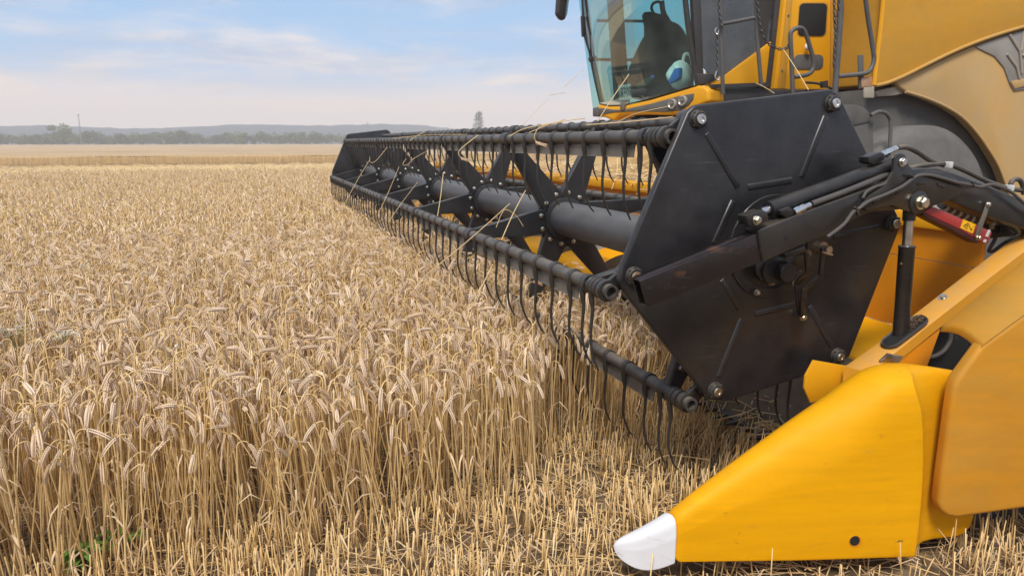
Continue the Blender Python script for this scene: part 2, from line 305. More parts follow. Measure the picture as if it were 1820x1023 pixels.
# spiders (hub disc + six arms + bolts)
def spider_meshes():
    disc = MB(); n = 12; o = []
    for i in range(n):
        t = 6.2832 * (i + .5) / n + PHI; o.append(Vector((-.165 * math.cos(t), -.004, .165 * math.sin(t))))
    disc.prism(o, (0, .008, 0))
    o2 = [Vector((v.x * .72, -.03, v.z * .72)) for v in o]; disc.prism(o2, (0, .06, 0))
    dm = disc.build('spider', M['spider'], mesh_only=True, bevel=.002)
    am = []
    for a in ang:
        d = Vector((-math.cos(a), 0, math.sin(a))); s = d.cross(Vector((0, 1, 0)))
        m = MB(); r0, r1, w0, w1 = .105, .522, .068, .026
        face = [d * r0 + s * w0, d * (r0 + .03) + s * w0, d * r1 + s * w1, d * r1 - s * w1, d * (r0 + .03) - s * w0, d * r0 - s * w0]
        m.prism([p + Vector((0, -.014, 0)) for p in face], (0, .006, 0))
        for sg in (1, -1):   # folded flanges
            e = [d * (r0 + .02) + s * (w0 - .003) * sg, d * r1 + s * (w1 - .003) * sg]
            m.prism([e[0] + Vector((0, -.008, 0)), e[1] + Vector((0, -.008, 0)), e[1] + Vector((0, .022, 0)), e[0] + Vector((0, .038, 0))], s * (.005 * sg))
        m.lathe(d * RB + Vector((0, -.02, 0)), (0, 1, 0), [(0, .034), (.044, .034)], 20)
        am.append(m.build('spider_arm', M['spider'], mesh_only=True, bevel=.0015, seg=1))
    bm_ = MB().lathe((0, 0, 0), (0, -1, 0), [(0, .0125), (.004, .0125), (.005, .0105), (.010, .010), (.0125, .006)], 10).build('spider_bolt', M['zinc'], mesh_only=True)
    return dm, am, bm_
dm, am, sbm = spider_meshes()
for i, y in enumerate([.165] + YH):
    sp_ = link('spider', dm, HD, (AX.x, y, AX.z))
    for k, a in enumerate(ang):
        link('spider_arm', am[k], sp_, (AX.x, y, AX.z))
        for s_ in (-1, 1):
            t = a + s_ * .26
            link('spider_bolt', sbm, sp_, (AX.x - .142 * math.cos(t), y - .0145, AX.z + .142 * math.sin(t)))
MB().cyl((0, 0, 0), (0, -.02, 0), .014, 10).build('crank_bolt', 'chrome', HD, loc=(barpos[4][0] + .03, .15, barpos[4][1] + .10))

# cranks from the end plate's bolts to the tine bars
for k in range(6):
    b, t = boltpos[k], barpos[k]; m = MB()
    p, q = Vector((b[0], .06, b[1])), Vector((t[0], .06, t[1]))
    m.bar(p, q, .052, .022, (0, 1, 0)).lathe(p + Vector((0, -.03, 0)), (0, 1, 0), [(0, .036), (.045, .036)], 18).lathe(q + Vector((0, -.012, 0)), (0, 1, 0), [(0, .037), (.026, .037)], 18)
    m.build('crank', 'arm', HD, bevel=.003)
    # the same at the far plate
    MB().bar(p + Vector((0, YEND - .13, 0)), q + Vector((0, YEND - .13, 0)), .05, .02, (0, 1, 0)).build('crank', 'arm', HD)

# tine bars
PITCH_T = .1702
Y0B, Y1B = .026, 8.58
ty = [.135, .205] + [.205 + .112 + PITCH_T * i for i in range(49)]
def bar_mesh():
    m = MB(); ro, ri, n = .0255, .0175, 20
    prof = [(Y0B, ri), (Y0B, ro), (Y1B, ro), (Y1B, ri), (Y1B - .1, ri), (Y0B + .10, ri * .98)]
    m.grid([[Vector((r * math.cos(6.2832 * j / n), y, r * math.sin(6.2832 * j / n))) for j in range(n)] for y, r in ((Y0B + .1, ri), (Y0B, ri), (Y0B, ro), (Y1B, ro))], close=True)
    m.lathe((0, Y0B + .10, 0), (0, 1, 0), [(0, ri), (.002, ri)], 12)
    return m.build('tine_bar', M['bar'], mesh_only=True)
def collar_mesh():
    m = MB().lathe((0, -.012, 0), (0, 1, 0), [(0, .0255), (.002, .034), (.022, .034), (.024, .0255)], 20)
    return m.build('collar', M['clip'], mesh_only=True)
def strip_mesh():
    o = []; seg = [.19] + YH
    for i in range(len(seg) - 1):
        a, b = seg[i] + .06, seg[i + 1] - .06
        if i == 0: a = .27
        m = MB()
        m.prism([Vector((-.004, a, -.016)), Vector((-.004, b, -.016)), Vector((-.0095, b, -.068)), Vector((-.0095, a, -.068))], (.004, 0, 0))
        m.prism([Vector((-.0095, a, -.068)), Vector((-.0095, b, -.068)), Vector((-.0125, b, -.071)), Vector((-.0125, a, -.071))], (.007, 0, 0))
        o.append(m.build('guide_strip', M['strip'], mesh_only=True))
    return o
def tine_mb(y=0, var=0.0):
    m = MB()
    # collar round the tube
    m.lathe((0, y - .014, 0), (0, 1, 0), [(0, .0262), (.003, .0315), (.025, .0315), (.028, .0262)], 14)
    pts = [(-.021, -.012), (-.020, -.045), (-.015, -.075), (-.017, -.115), (-.020, -.16), (-.018, -.20), (-.009 + var, -.24), (.006 + var, -.275), (.022 + var * 2, -.298)]
    rs = [.0115, .0100, .0070, .0060, .0055, .0051, .0047, .0040, .0030]
    sp2 = spline([Vector((x, y, z)) for x, z in pts], 2)
    rr = [rs[i // 2] if i % 2 == 0 else (rs[i // 2] + rs[i // 2 + 1]) / 2 for i in range(len(sp2))]
    m.tube(sp2, rr, 7)
    return m
bme, cme, sme = bar_mesh(), collar_mesh(), strip_mesh()
tme = [tine_mb(0, v).build('tine', M['tine'], mesh_only=True) for v in (0, .004, -.004)]
n_single = {5: 27, 0: 25, 4: 17, 1: 15, 2: 10, 3: 6}
rest = MB()
for k in range(6):
    loc = (barpos[k][0], 0, barpos[k][1])
    tb = link('tine_bar', bme, HD, loc); [link('collar', cme, tb, (loc[0], y, loc[2])) for y in [.098, .125, .165] + [v for h in YH for v in (h - .028, h + .032)]]
    for s_ in sme: link('guide_strip', s_, tb, loc)
    for j, y in enumerate(ty):
        if any(abs(y - h) < .02 for h in YH): y += .03
        if j < n_single[k]: link('tine', tme[(j * 7 + k) % 3], tb, (loc[0], y, loc[2]))
        else:
            t = tine_mb(y, (.004, 0, -.004)[j % 3]); rest.add([v + Vector(loc) for v in t.v], t.f)
ro_ = rest.build('tines', 'tine', HD); ro_['kind'] = 'stuff'

# far end plate and the far crop divider behind it
fc = Vector((0, YEND, HP))
MB().prism([fc + (Vector((p.x - ppl[0].x * 0, 0, p.z - HP))) for p in ppl], (0, .028, 0)).build('end_plate', 'plate', HD, bevel=.006)

# ---- reel arm outside the near plate
arm = MB()
fr = PY([(1137, 499), (1360, 409), (1368, 459), (1151, 546)], -.165); D5 = Vector((0, .05, 0))
top_l, bot_l = fr[0], fr[3]; n_ = (fr[1] - fr[0]).normalized(); dn = (fr[3] - fr[0])
t5 = .005
inn = [fr[0] + dn.normalized() * t5, fr[1] + dn.normalized() * t5, fr[2] - dn.normalized() * t5, fr[3] - dn.normalized() * t5]
arm.prism(fr, (0, t5, 0)); arm.prism([p + Vector((0, .05 - t5, 0)) for p in fr], (0, t5, 0))
arm.prism([fr[0] + Vector((0, t5, 0)), fr[1] + Vector((0, t5, 0)), inn[1] + Vector((0, t5, 0)), inn[0] + Vector((0, t5, 0))], (0, .05 - 2 * t5, 0))
arm.prism([inn[3] + Vector((0, t5, 0)), inn[2] + Vector((0, t5, 0)), fr[2] + Vector((0, t5, 0)), fr[3] + Vector((0, t5, 0))], (0, .05 - 2 * t5, 0))
armt = arm.build('arm_tube', 'rusty', HD, bevel=.0024, seg=3)
for px, py in ((1189, 506), (1338, 444)):
    MB().cyl(A(px, py, Y=-.1665), A(px, py, Y=-.1665) + Vector((0, .001, 0)), .0065, 12).build('bolt_hole', 'dark', armt)
slv = MB().prism(PY([(1346, 410), (1420, 381), (1540, 337), (1602, 312), (1606, 372), (1545, 377), (1481, 411), (1442, 428), (1393, 450), (1357, 466)], -.172), (0, .07, 0)).build('reel_arm', 'arm', HD, bevel=.005, seg=3)
MB().cyl(A(1397, 423, Y=-.1735), A(1397, 423, Y=-.1735) + Vector((0, .001, 0)), .0075, 12).build('bolt_hole', 'dark', slv)
MB().prism(PY([(1596, 303), (1641, 298.5), (1666, 298), (1696, 306.5), (1754, 328), (1822, 356), (1905, 398), (1905, 452), (1820, 406), (1756, 385), (1686, 356), (1640, 372), (1596, 372)], -.168), (0, .085, 0)).build('reel_arm', 'arm', HD, bevel=.008, seg=3)
gus = MB().prism(PY([(1531, 366), (1548, 347), (1572, 331), (1588, 305), (1590, 281), (1595, 274), (1602, 272), (1609, 275), (1613, 285), (1618, 298), (1632, 306), (1652, 303), (1680, 306), (1702, 318), (1711, 333), (1708, 346), (1686, 356), (1660, 366), (1640, 375), (1622, 378), (1605, 373), (1586, 364.5), (1562, 369), (1541, 375)], -.186), (0, .0125, 0)).build('gusset_plate', 'arm', HD, bevel=.003)
for px, py, an in ((1637, 326, -5), (1672, 330, 18), (1598, 340, -30), (1557, 357, -22)):
    p = A(px, py, Y=-.1865); rm = Matrix.Rotation(R(an), 3, 'Y')
    MB().box(p, .034, .003, .010, rm).build('weld_slot', 'rusty', gus, bevel=.001)
def hexbolt(px, py, Y, r, h, m, par, name='bolt'):
    p = A(px, py, Y=Y)
    return MB().lathe(p, (0, -1, 0), [(0, r * 1.25), (h * .25, r * 1.25)], 20).lathe(p + Vector((0, -h * .25, 0)), (0, -1, 0), [(0, r), (h * .7, r), (h * .85, r * .8)], 6).build(name, m, par, smooth=20)
MB().lathe(A(1632, 360, Y=-.186), (0, -1, 0), [(0, .040), (.004, .040), (.006, .037)], 28).build('washer', 'arm', gus)
hexbolt(1635, 360, -.191, .019, .024, 'zinc', gus); hexbolt(1603, 288, -.187, .012, .012, 'chrome', gus)
for px, py, r, mm in ((1344, 391, .012, 'zinc'), (1434, 450, .011, 'rustbolt'), (1417, 477, .0095, 'zinc'), (1370, 502, .0085, 'rustbolt'), (1411, 503, .007, 'chrome'), (1344, 519, .008, 'zinc'), (1426, 563, .0105, 'zinc')):
    hexbolt(px, py, -.02 if py > 440 else -.18, r, .014, mm, HD, 'bolt')
# shaft end and latch linkage below the arm
MB().lathe(A(1372, 477, Y=-.01), (0, -1, 0), [(0, .034), (.085, .034), (.088, .030)], 24).build('shaft_end', 'rusty', HD)
MB().lathe(A(1358, 478, Y=-.01), (0, -1, 0), [(0, .042), (.05, .042)], 24).build('shaft_collar', 'arm', HD)
MB().prism(PY([(1343, 468), (1420, 444), (1438, 452), (1430, 478), (1400, 492), (1366, 502), (1352, 497), (1344, 484)], -.045), (0, .008, 0)).build('bearing_bracket', 'arm', HD, bevel=.002)
MB().prism(PY([(1394, 450), (1430, 437), (1434, 446), (1398, 459)], -.12), (0, .05, 0)).build('latch_lug', 'arm', HD, bevel=.002)
lv = MB().bar(A(1434, 452, Y=-.11), A(1436, 485, Y=-.10), .018, .008, (0, 1, 0)).bar(A(1436, 484, Y=-.10), A(1414, 505, Y=-.07), .02, .008, (0, 1, 0)).bar(A(1414, 503, Y=-.07), A(1421, 560, Y=-.06), .012, .008, (0, 1, 0))
lv.bar(A(1463, 440, Y=-.11), A(1458, 494, Y=-.10), .017, .008, (0, 1, 0)).bar(A(1459, 490, Y=-.10), A(1428, 514, Y=-.085), .02, .008, (0, 1, 0)).bar(A(1429, 511, Y=-.085), A(1426, 562, Y=-.07), .021, .008, (0, 1, 0))
lv.build('latch_lever', 'rusty', HD, bevel=.0015)
MB().lathe(A(1452, 440, Y=-.06), (0, -1, 0), [(0, .024), (.03, .024), (.03, .013), (.06, .013)], 18).tube([A(1462, 448, Y=-.12), A(1479, 453, Y=-.12)], .004, 8).build('latch_pin', 'rustbolt', HD)

# fore-and-aft hydraulic cylinder on top of the arm
cyA, cyB = A(1366, 372, Y=-.125), A(1598, 288, Y=-.125)
hy = MB().lathe(cyA, cyB - cyA, [(0, .019), (.002, .026), ((cyB - cyA).length * .93, .026), ((cyB - cyA).length * .94, .018), ((cyB - cyA).length, .018)], 28).build('hydraulic_cylinder', 'plate', HD)
dcy = (cyB - cyA).normalized()
MB().cyl(cyA - dcy * .03, cyA + dcy * .004, .0135, 20).build('piston_rod', 'chrome', hy)
MB().prism(PY([(1327, 384), (1355, 373), (1364, 377), (1366, 392), (1343, 404), (1330, 400)], -.178), (0, .05, 0)).build('clevis', 'arm', hy, bevel=.003)
MB().prism(PY([(1387, 374), (1404, 367), (1413, 377), (1412, 381), (1400, 388), (1388, 380)], -.165), (0, .05, 0)).build('valve_block', 'plate', hy, bevel=.003)
p, q = A(1411, 377, Y=-.16), A(1445, 361, Y=-.16); d = (q - p).normalized()
MB().lathe(p, d, [(0, .012), (.018, .014), (.02, .0095), (.03, .013), (.042, .012), (.044, .0085), (.066, .0085)], 8).build('hose_fitting', 'chrome', hy, smooth=20)
MB().tube(spline([q - d * .005, A(1500, 341, Y=-.16), A(1560, 317, Y=-.155), A(1590, 305, Y=-.12)], 6), .0095, 10).build('hydraulic_hose', 'dustyhose', hy)
MB().prism(PY([(1544, 279), (1566, 270), (1573, 273), (1573, 284), (1553, 293), (1545, 289)], -.15), (0, .045, 0)).build('valve_block', 'plate', hy, bevel=.003)
p, q = A(1566, 276, Y=-.13), A(1597, 262, Y=-.13); d = (q - p).normalized()
MB().lathe(p, d, [(0, .011), (.016, .014), (.018, .009), (.028, .013), (.038, .012), (.04, .011), (.068, .011)], 8).build('hose_fitting', 'chrome', hy, smooth=20)
MB().tube(spline([q - d * .004] + PY([(1612, 262), (1632, 271), (1650, 283), (1668, 291), (1682, 294)], -.13), 6), .0088, 10).build('hydraulic_hose', 'rubber', hy)
def hose(pts, r, m, Y, name='hydraulic_hose'):
    return MB().tube(spline(PY(pts, Y), 6), r, 9).build(name, m, HD)
hose([(1616, 300), (1634, 295), (1660, 292), (1684, 292), (1712, 302), (1752, 321), (1790, 334), (1812, 338), (1860, 345)], .0085, 'rubber', -.135)
hose([(1470, 421), (1488, 408), (1502, 396), (1516, 377), (1527, 370), (1545, 357), (1575, 345), (1604, 331), (1620, 319), (1632, 312), (1652, 311), (1680, 318), (1700, 324), (1722, 328), (1742, 332), (1760, 328), (1778, 332), (1798, 342), (1822, 362), (1870, 395)], .0058, 'dustyhose', -.194, 'cable')
hose([(1534, 352), (1540, 341), (1556, 332), (1572, 327), (1580, 318)], .005, 'dustyhose', -.18, 'cable')
hose([(1796, 336), (1797, 325), (1803, 319), (1812, 320), (1818, 330), (1820, 345)], .009, 'rubber', -.14)
for x0, y0 in ((1685, 293), (1794, 334)):
    MB().box(A(x0, y0, Y=-.145), .015, .03, .022).build('hose_clip', 'greyblock', HD, bevel=.002)
for x0, y0, an in ((1522, 371, 35), (1619, 312, 20), (1729, 327, 70), (1524, 378, 60)):
    MB().box(A(x0, y0, Y=-.197), .022, .010, .007, Matrix.Rotation(R(an), 3, 'Y')).build('cable_tie', 'clip', HD, bevel=.0015)

# red safety strut with its warning sticker
st = MB().prism(PY([(1641, 377), (1659, 367), (1712, 390), (1745, 403), (1764, 412), (1756, 434), (1739, 427), (1707, 408)], -.16), (0, .045, 0)).build('safety_strut', 'red', HD, bevel=.004)
MB().prism(PY([(1641, 377.5), (1707, 408.5), (1739, 427.5), (1739, 433), (1721, 424), (1640, 383)], -.158), (0, .045, 0)).build('strut_flange', 'redshade', st, bevel=.002)
sk = MB().prism(PY([(1712.7, 389.8), (1734.5, 398.6), (1729, 415), (1707, 405)], -.1612), (0, .002, 0)).build('warning_sticker', 'sticker', st)
ik = MB(); Ys = -.1619
def stroke(pts, wd):
    P_ = PY(pts, Ys)
    for a, b in zip(P_, P_[1:]): ik.bar(a, b, .0006, wd, (0, 1, 0)) if False else ik.bar(a, b, wd, .0006, (0, 1, 0))
stroke([(1713, 401), (1721, 396), (1718.5, 407), (1713, 401)], .0016)
stroke([(1716, 400), (1719, 401)], .0028); stroke([(1722, 398), (1723, 403), (1727, 408), (1725.5, 410)], .0022); stroke([(1731, 402), (1731.5, 404)], .001); stroke([(1725, 409), (1728, 406.5)], .0026)
ik.build('pictogram', 'ink', sk, smooth=0)
MB().bar(A(1757, 360, Y=-.175), A(1736, 421, Y=-.17), .020, .005, (0, 1, 0)).build('strut_latch', 'strip', st, bevel=.0015)
hexbolt(1756, 363, -.178, .007, .008, 'chrome', st); hexbolt(1737, 422, -.173, .007, .012, 'zinc', st)
MB().prism(PY([(1757, 408), (1761, 409), (1756, 421), (1752, 420)], -.162), (0, .002, 0)).build('strut_label', 'greyblock', st)
MB().prism(PY([(1750, 425), (1754, 426), (1752, 431), (1748, 430)], -.162), (0, .002, 0)).build('strut_label', 'greyblock', st)
# coiled hose behind the strut
ca, cb = A(1674, 360, Y=-.04), A(1746, 396, Y=-.04); hd_ = (cb - ca).normalized()
hs = MB().cyl(ca, cb, .021, 18).build('coil_spring', 'rubber', HD); co_ = MB(); L_ = (cb - ca).length
e1 = hd_.orthogonal().normalized(); e2 = hd_.cross(e1)
co_.tube([ca + hd_ * (L_ * .95 * t / 120) + (e1 * math.cos(t * .33) + e2 * math.sin(t * .33)) * .024 for t in range(121)], .0055, 6)
co_.build('coil', 'greyblock', hs)
MB().prism(PY([(1742, 394), (1795, 400), (1800, 420), (1762, 424), (1748, 410)], -.06), (0, .06, 0)).build('pivot_bracket', 'arm', HD, bevel=.004)
hexbolt(1761, 402, -.062, .010, .010, 'zinc', HD, 'bolt')
hose([(1772, 412), (1768, 426), (1760, 440), (1758, 446), (1766, 446), (1785, 432), (1810, 420), (1850, 405)], .007, 'dustyhose', -.05)
hose([(1790, 402), (1800, 415), (1835, 405), (1870, 395)], .005, 'rubber', -.08)

# lift cylinder standing in the side frame
lc0, lc1, lc2 = A(1599, 612, Y=-.145), A(1612, 437, Y=-.145), A(1616, 380, Y=-.145); d = (lc1 - lc0)
lc = MB().lathe(lc0, d, [(0, .0265), (d.length - .006, .0265), (d.length - .002, .029), (d.length, .029), (d.length + .004, .018)], 28).build('lift_cylinder', 'plate', HD)
MB().cyl(lc1, lc2, .0165, 22).build('piston_rod', 'chrome', lc)
MB().cyl(lc2 - (lc2 - lc1) * .2, lc2 + (lc2 - lc1) * .15, .021, 20).build('rod_eye', 'darkmetal', lc)
MB().lathe(A(1601, 468, Y=-.172), (0, -1, 0), [(0, .004), (.003, .004)], 8).build('bleed_screw', 'zinc', lc)

# side frame beam (dusty ledge) with the oval slot
bi = lambda px, py: A(px, py, Y=-.10); Yi, Yn = -.10, -.185
tl = [bi(1500, 652), bi(1571, 602), bi(1618, 564), bi(1732, 476), bi(1791, 432), bi(1905, 352)]
bm1 = MB(); rows = []
for p in tl: rows.append([Vector((p.x, Yi, p.z - .06)), Vector((p.x, Yi, p.z)), Vector((p.x, Yi - .01, p.z + .004)), Vector((p.x, Yn + .012, p.z + .004)), Vector((p.x, Yn, p.z - .006)), Vector((p.x, Yn, p.z - .05)), Vector((p.x, Yn + .01, p.z - .06))])
# front end drops to a folded nose
rows[0] = [v + Vector((.02 if j in (3, 4, 5) else 0, 0, 0)) for j, v in enumerate(rows[0])]
bm1.grid(rows, close=True); bm1.f += [tuple(range(7))]
beam = bm1.build('side_frame', 'yellow_top', HD, smooth=40)
bd_ = (tl[3] - tl[1]).normalized(); bn_ = bd_.cross(Vector((0, 1, 0))); LP = lambda px, py: AP(px, py, tl[1] + Vector((0, 0, .004)), bn_)
g0, g1 = LP(1586, 611), LP(1632, 576); gd = (g1 - g0).normalized(); gn = Vector((0, 1, 0)); gu = gd.cross(gn); gu = gu if gu.z > 0 else -gu
def stadium(r, k, up, n=12):
    o = []
    for i in range(n + 1): t = math.pi / 2 + math.pi * i / n; o.append(g0 + gd * (r * math.cos(t)) + gn * (r * math.sin(t)) + gu * up)
    for i in range(n + 1): t = -math.pi / 2 + math.pi * i / n; o.append(g1 + gd * (r * math.cos(t)) + gn * (r * math.sin(t)) + gu * up)
    return o
so_ = stadium(.034, 0, .0); gc = (g0 + g1) / 2
base_up = (Vector((0, 0, 1)) * .0)
tz = lambda p: p                      # slot seated on the ledge
MB().prism(stadium(.031, 0, .0125), gu * .002).build('slot_opening', 'dark', beam)
gr = MB(); oi, oo = stadium(.029, 0, .0145), stadium(.036, 0, .0105)
om = [(a + b) / 2 + gu * .006 for a, b in zip(oi, oo)]
gr.grid([oi, om, oo], close=True).build('rubber_grommet', 'darkmetal', beam)
cr = random.Random(3); ch = MB()
for i in range(140):
    t = cr.random(); p = g0 + (g1 - g0) * (.55 + .65 * t) + gn * cr.uniform(-.02, .02) + gu * (.012 + cr.random() * .014 * (1 - abs(t - .4)))
    ch.bar(p, p + Vector((cr.uniform(-.016, .016), cr.uniform(-.012, .012), cr.uniform(-.003, .008))), .003, .002)
ch.build('chaff', mat('chaff_debris', (.12, .075, .045), .9), beam, smooth=0)
hexbolt_p = LP(1676, 529); MB().lathe(hexbolt_p + Vector((0, 0, 0)), gu, [(-.004, .017), (.003, .017), (.004, .009), (.012, .009)], 18).build('ledge_bolt', 'zinc', beam)
MB().prism(PY([(1596, 640), (1672, 584), (1642, 668), (1600, 660)], -.18), (0, .02, 0)).build('frame_web', 'yellow_in', HD, bevel=.002)
MB().prism(PY([(1565, 642), (1580, 628), (1606, 632), (1598, 645)], -.187), (0, .01, 0)).build('worn_corner', 'chrome', HD, bevel=.002)
# inner side sheets next to the reel
MB().prism(PY([(1432, 668), (1447, 640), (1504, 650), (1571, 637), (1530, 668), (1475, 705), (1441, 716), (1430, 690)], -.075), (0, .01, 0)).build('inner_sheet', 'yellow', HD, bevel=.002)
# back wall, top beam, floor and knife along the whole width
XW = .93; YN, YF = -.06, YEND + .1
zt, zs, zb = A(1690, 412, X=XW).z, A(1735, 477, X=XW).z, A(1590, 577, X=XW).z
bw = MB().box((XW + .01, (YN + YF) / 2, (zb + zs) / 2), .02, YF - YN, zs - zb - .004).box((XW + .014, (YN + YF) / 2, (zs + zt) / 2), .02, YF - YN, zt - zs - .004)
bw.build('back_wall', 'yellow_in', HD)
MB().box((XW + .04, (YN + YF) / 2, zt + .035), .12, YF - YN, .07).build('top_beam', 'yellow', HD, bevel=.012)
MB().prism([Vector((XW, YN, zb)), Vector((XW - .30, YN, zb - .09)), Vector((XW - .31, YN, zb - .12)), Vector((XW, YN, zb - .03))], (0, YF - YN, 0)).build('trough', 'yellow_div', HD, bevel=.004)
MB().prism([Vector((XW - .305, YN, zb - .10)), Vector((.34, YN, .19)), Vector((.34, YN, .175)), Vector((XW - .30, YN, zb - .13))], (0, YF - YN, 0)).build('floor_sheet', 'floorshade', HD, bevel=.004)
kn = MB().box((.325, (YN + YF) / 2, .18), .05, YF - YN, .012)
kn.build('knife_bar', 'darkmetal', HD)
fg = MB()
for i in range(100):
    y = YN + .05 + i * (YF - YN - .1) / 99
    fg.loftpoly([Vector((.31, y - .014, .172)), Vector((.31, y + .014, .172)), Vector((.31, y + .014, .192)), Vector((.31, y - .014, .192))], [Vector((.23, y - .003, .178)), Vector((.23, y + .003, .178)), Vector((.23, y + .003, .184)), Vector((.23, y - .003, .184))])
g_ = fg.build('knife_guard', 'darkmetal', HD, smooth=0); g_['kind'] = 'stuff'
# auger lying in the trough
ag = MB().lathe((.70, YN + 1.1, .46), (0, 1, 0), [(0, .13), (YF - YN - 1.2, .13)], 28).build('feed_auger', 'yellow', HD)
fl = MB(); n = 420; r1, r2 = [], []
for i in range(n + 1):
    y = YN + 1.12 + (YF - YN - 1.24) * i / n; t = i * .125 if y < 4.3 else -i * .125
    c_, s_ = math.cos(t), math.sin(t); r1.append(Vector((.70 + .13 * c_, y, .46 + .13 * s_))); r2.append(Vector((.70 + .235 * c_, y, .46 + .235 * s_)))
fl.grid([r1, r2]).build('auger_flight', 'strip', ag)

# ---- crop divider
P1, P2 = Vector((-.50, -.285, 0)), Vector((.36, -.505, 0)); dd = (P2 - P1).normalized(); nn = Vector((-dd.y, dd.x, 0))      # nn points inwards (+Y)
Q1, Q2 = P1 + nn * .055, P2 + nn * .165; qn = Vector((-(Q2 - Q1).y, (Q2 - Q1).x, 0)).normalized()
O = lambda px, py: AP(px, py, P1, nn); T = lambda px, py: AP(px, py, Q1, qn)
def curve(pts):
    xs = [p.x for p in pts]
    def f(x):
        if x <= xs[0]: i = 0
        elif x >= xs[-1]: i = len(xs) - 2
        else: i = max(j for j in range(len(xs) - 1) if xs[j] <= x)
        a, b = pts[i], pts[i + 1]; t = (x - a.x) / (b.x - a.x); return a + (b - a) * t
    return f
botc = curve([O(1090, 1006), O(1197, 999), O(1420, 997), O(1637, 991)])
brk = curve(spline([O(1195, 958), O(1300, 904), O(1400, 860), O(1492, 812), O(1560, 758), O(1606, 716), O(1640, 702), O(1690, 694), O(1760, 692)], 5))
topc = curve(spline([T(1187, 911), T(1240, 869), T(1300, 824), T(1400, 752), T(1468, 706), T(1510, 676), T(1546, 653), T(1592, 645), T(1640, 655), T(1690, 671), T(1730, 690)], 5))
x0, x1 = O(1197, 990).x, O(1638, 900).x
NS = 26
def section(x, inset=0.0, shr=0.0):
    b, k, t = botc(x), brk(x), topc(x); iw = nn * inset
    b = b + iw; k = k + iw
    t = t + nn * (inset * .2)
    m = lambda a, c, u: a + (c - a) * u
    kk = m(b, k, .86); up = m(k, t, .16)
    bulge = (UP * .2 + Vector((0, -1, .9))).normalized()
    w_ = .10 + .12 * (x - x0) / (x1 - x0)
    return [b, m(b, k, .03), m(b, k, .45), kk, m(kk, up, .5) + bulge * .008, up + bulge * .010, m(k, t, .42) + bulge * .030, m(k, t, .72) + bulge * .032, m(k, t, .93) + bulge * .014, t + Vector((0, .012, -.002)), t + nn * w_ * .35 + Vector((0, 0, -.035)), t + nn * w_ * .55 + Vector((0, 0, -.12 * (t.z - b.z) / .6)), b + nn * (w_ + .05) , b + nn * .02]
def shear(rw, wt):                      # the rear edge leans forward towards the shoulder
    z0_, z1_ = rw[0].z, rw[5].z
    return [p - dd * (.055 * wt * max(0, min(1, ((p.z - z0_) / (z1_ - z0_) - .55) / .45)) ** 1.4) if j < 6 else p - dd * (.055 * wt * max(0, 1 - (j - 5) / 4)) if j < 9 else p for j, p in enumerate(rw)]
rows = [shear(section(x0 + (x1 - x0) * i / NS), max(0, i / NS - .6) / .4) for i in range(NS + 1)]
rows += [shear(section(x1 + .004, .006), 1), shear(section(x1 + .022, .040), 1), shear(section(x1 + .08, .095), .5), section(x1 + .18, .115), section(x1 + .32, .115)]
dv = MB().grid(rows, close=True); dv.f += [tuple(range(14)), tuple(range((len(rows) - 1) * 14, len(rows) * 14))]
div = dv.build('crop_divider', 'yellow_div', HD, sub=2, smooth=180)
# white nose cap
tipb, tipp = O(1196, 1004), AP(1091, 972, P1 + nn * .06, nn)
s0 = rows[0]; c0 = sum(s0, Vector()) / 14
caprows = []
for u, sc in ((-.06, 1.035), (0.0, 1.06), (.02, 1.06), (.18, 1.02), (.38, .95), (.58, .82), (.76, .63), (.90, .42), (.97, .24), (1.0, .06)):
    ce = c0 + (tipp - c0) * max(u, 0) + (c0 - tipp) * max(-u, 0)
    lift = Vector((0, 0, -.020 * math.sin(min(max(u, 0), 1) * math.pi)))
    caprows.append([ce + (p - c0) * sc + lift for p in s0])
cp = MB().grid(caprows, close=True); cp.f += [tuple(range(14)), tuple(range((len(caprows) - 1) * 14, len(caprows) * 14))]
cp.build('nose_cap', 'white', div, sub=2, smooth=180)
hp_ = O(1520, 961)
MB().lathe(hp_ + nn * .004, -nn, [(0, .0215), (.0055, .0215)], 24).build('mounting_hole', 'yellow_in', div)
MB().lathe(hp_ + nn * .004 + Vector((-.003, 0, .003)), -nn, [(0, .0165), (.0065, .0165)], 24).build('hole_recess', 'dark', div)

# ---- side cover behind the divider
cn = nn; cP = P2 + nn * .015
OC = lambda px, py: AP(px, py, cP, cn)
cov = [OC(x, y) for x, y in ((1696, 690), (1702, 674), (1712, 660), (1746, 614), (1822, 558), (1990, 440), (1990, 880), (1820, 904), (1702, 921), (1684, 918), (1673, 908), (1669, 892), (1674, 850), (1690, 730))]
covm = MB().prism(cov, nn * .05)
cover = covm.build('side_cover', 'yellow_dusty', HD, bevel=.022, seg=5, smooth=60)
fi = [AP(x, y, cP + nn * .20, cn) for x, y in ((1673, 579), (1740, 524), (1822, 459), (1990, 330))]
fo = [OC(1747, 613) , OC(1770, 596), OC(1822, 558), OC(1990, 440)]
tp = MB().grid([[a + (b - a) * u + Vector((0, 0, .022 * math.sin(u * math.pi))) for a, b in zip(fi, fo)] for u in (0, .12, .3, .5, .7, .88, 1)])
tp2 = MB(); n_ = len(tp.v); tp2.add(tp.v, tp.f); tp2.add([v + Vector((0, .01, -.028)) for v in tp.v], tp.f)
bd = [0, 4, 8, 12, 16, 20, 24]
tp2.f += [(bd[i], bd[i + 1], bd[i + 1] + n_, bd[i] + n_) for i in range(6)] + [(i, i + 1, i + 1 + n_, i + n_) for i in range(3)]
tp2.build('cover_flange', 'yellow_dusty', cover, smooth=60, bevel=.008, seg=3)
for px, py in ((1699, 600), (1731, 612)):
    MB().lathe(AP(px, py, cP + nn * .05, cn), -nn, [(0, .006), (.004, .006)], 10).build('cover_screw', 'dark', cover)
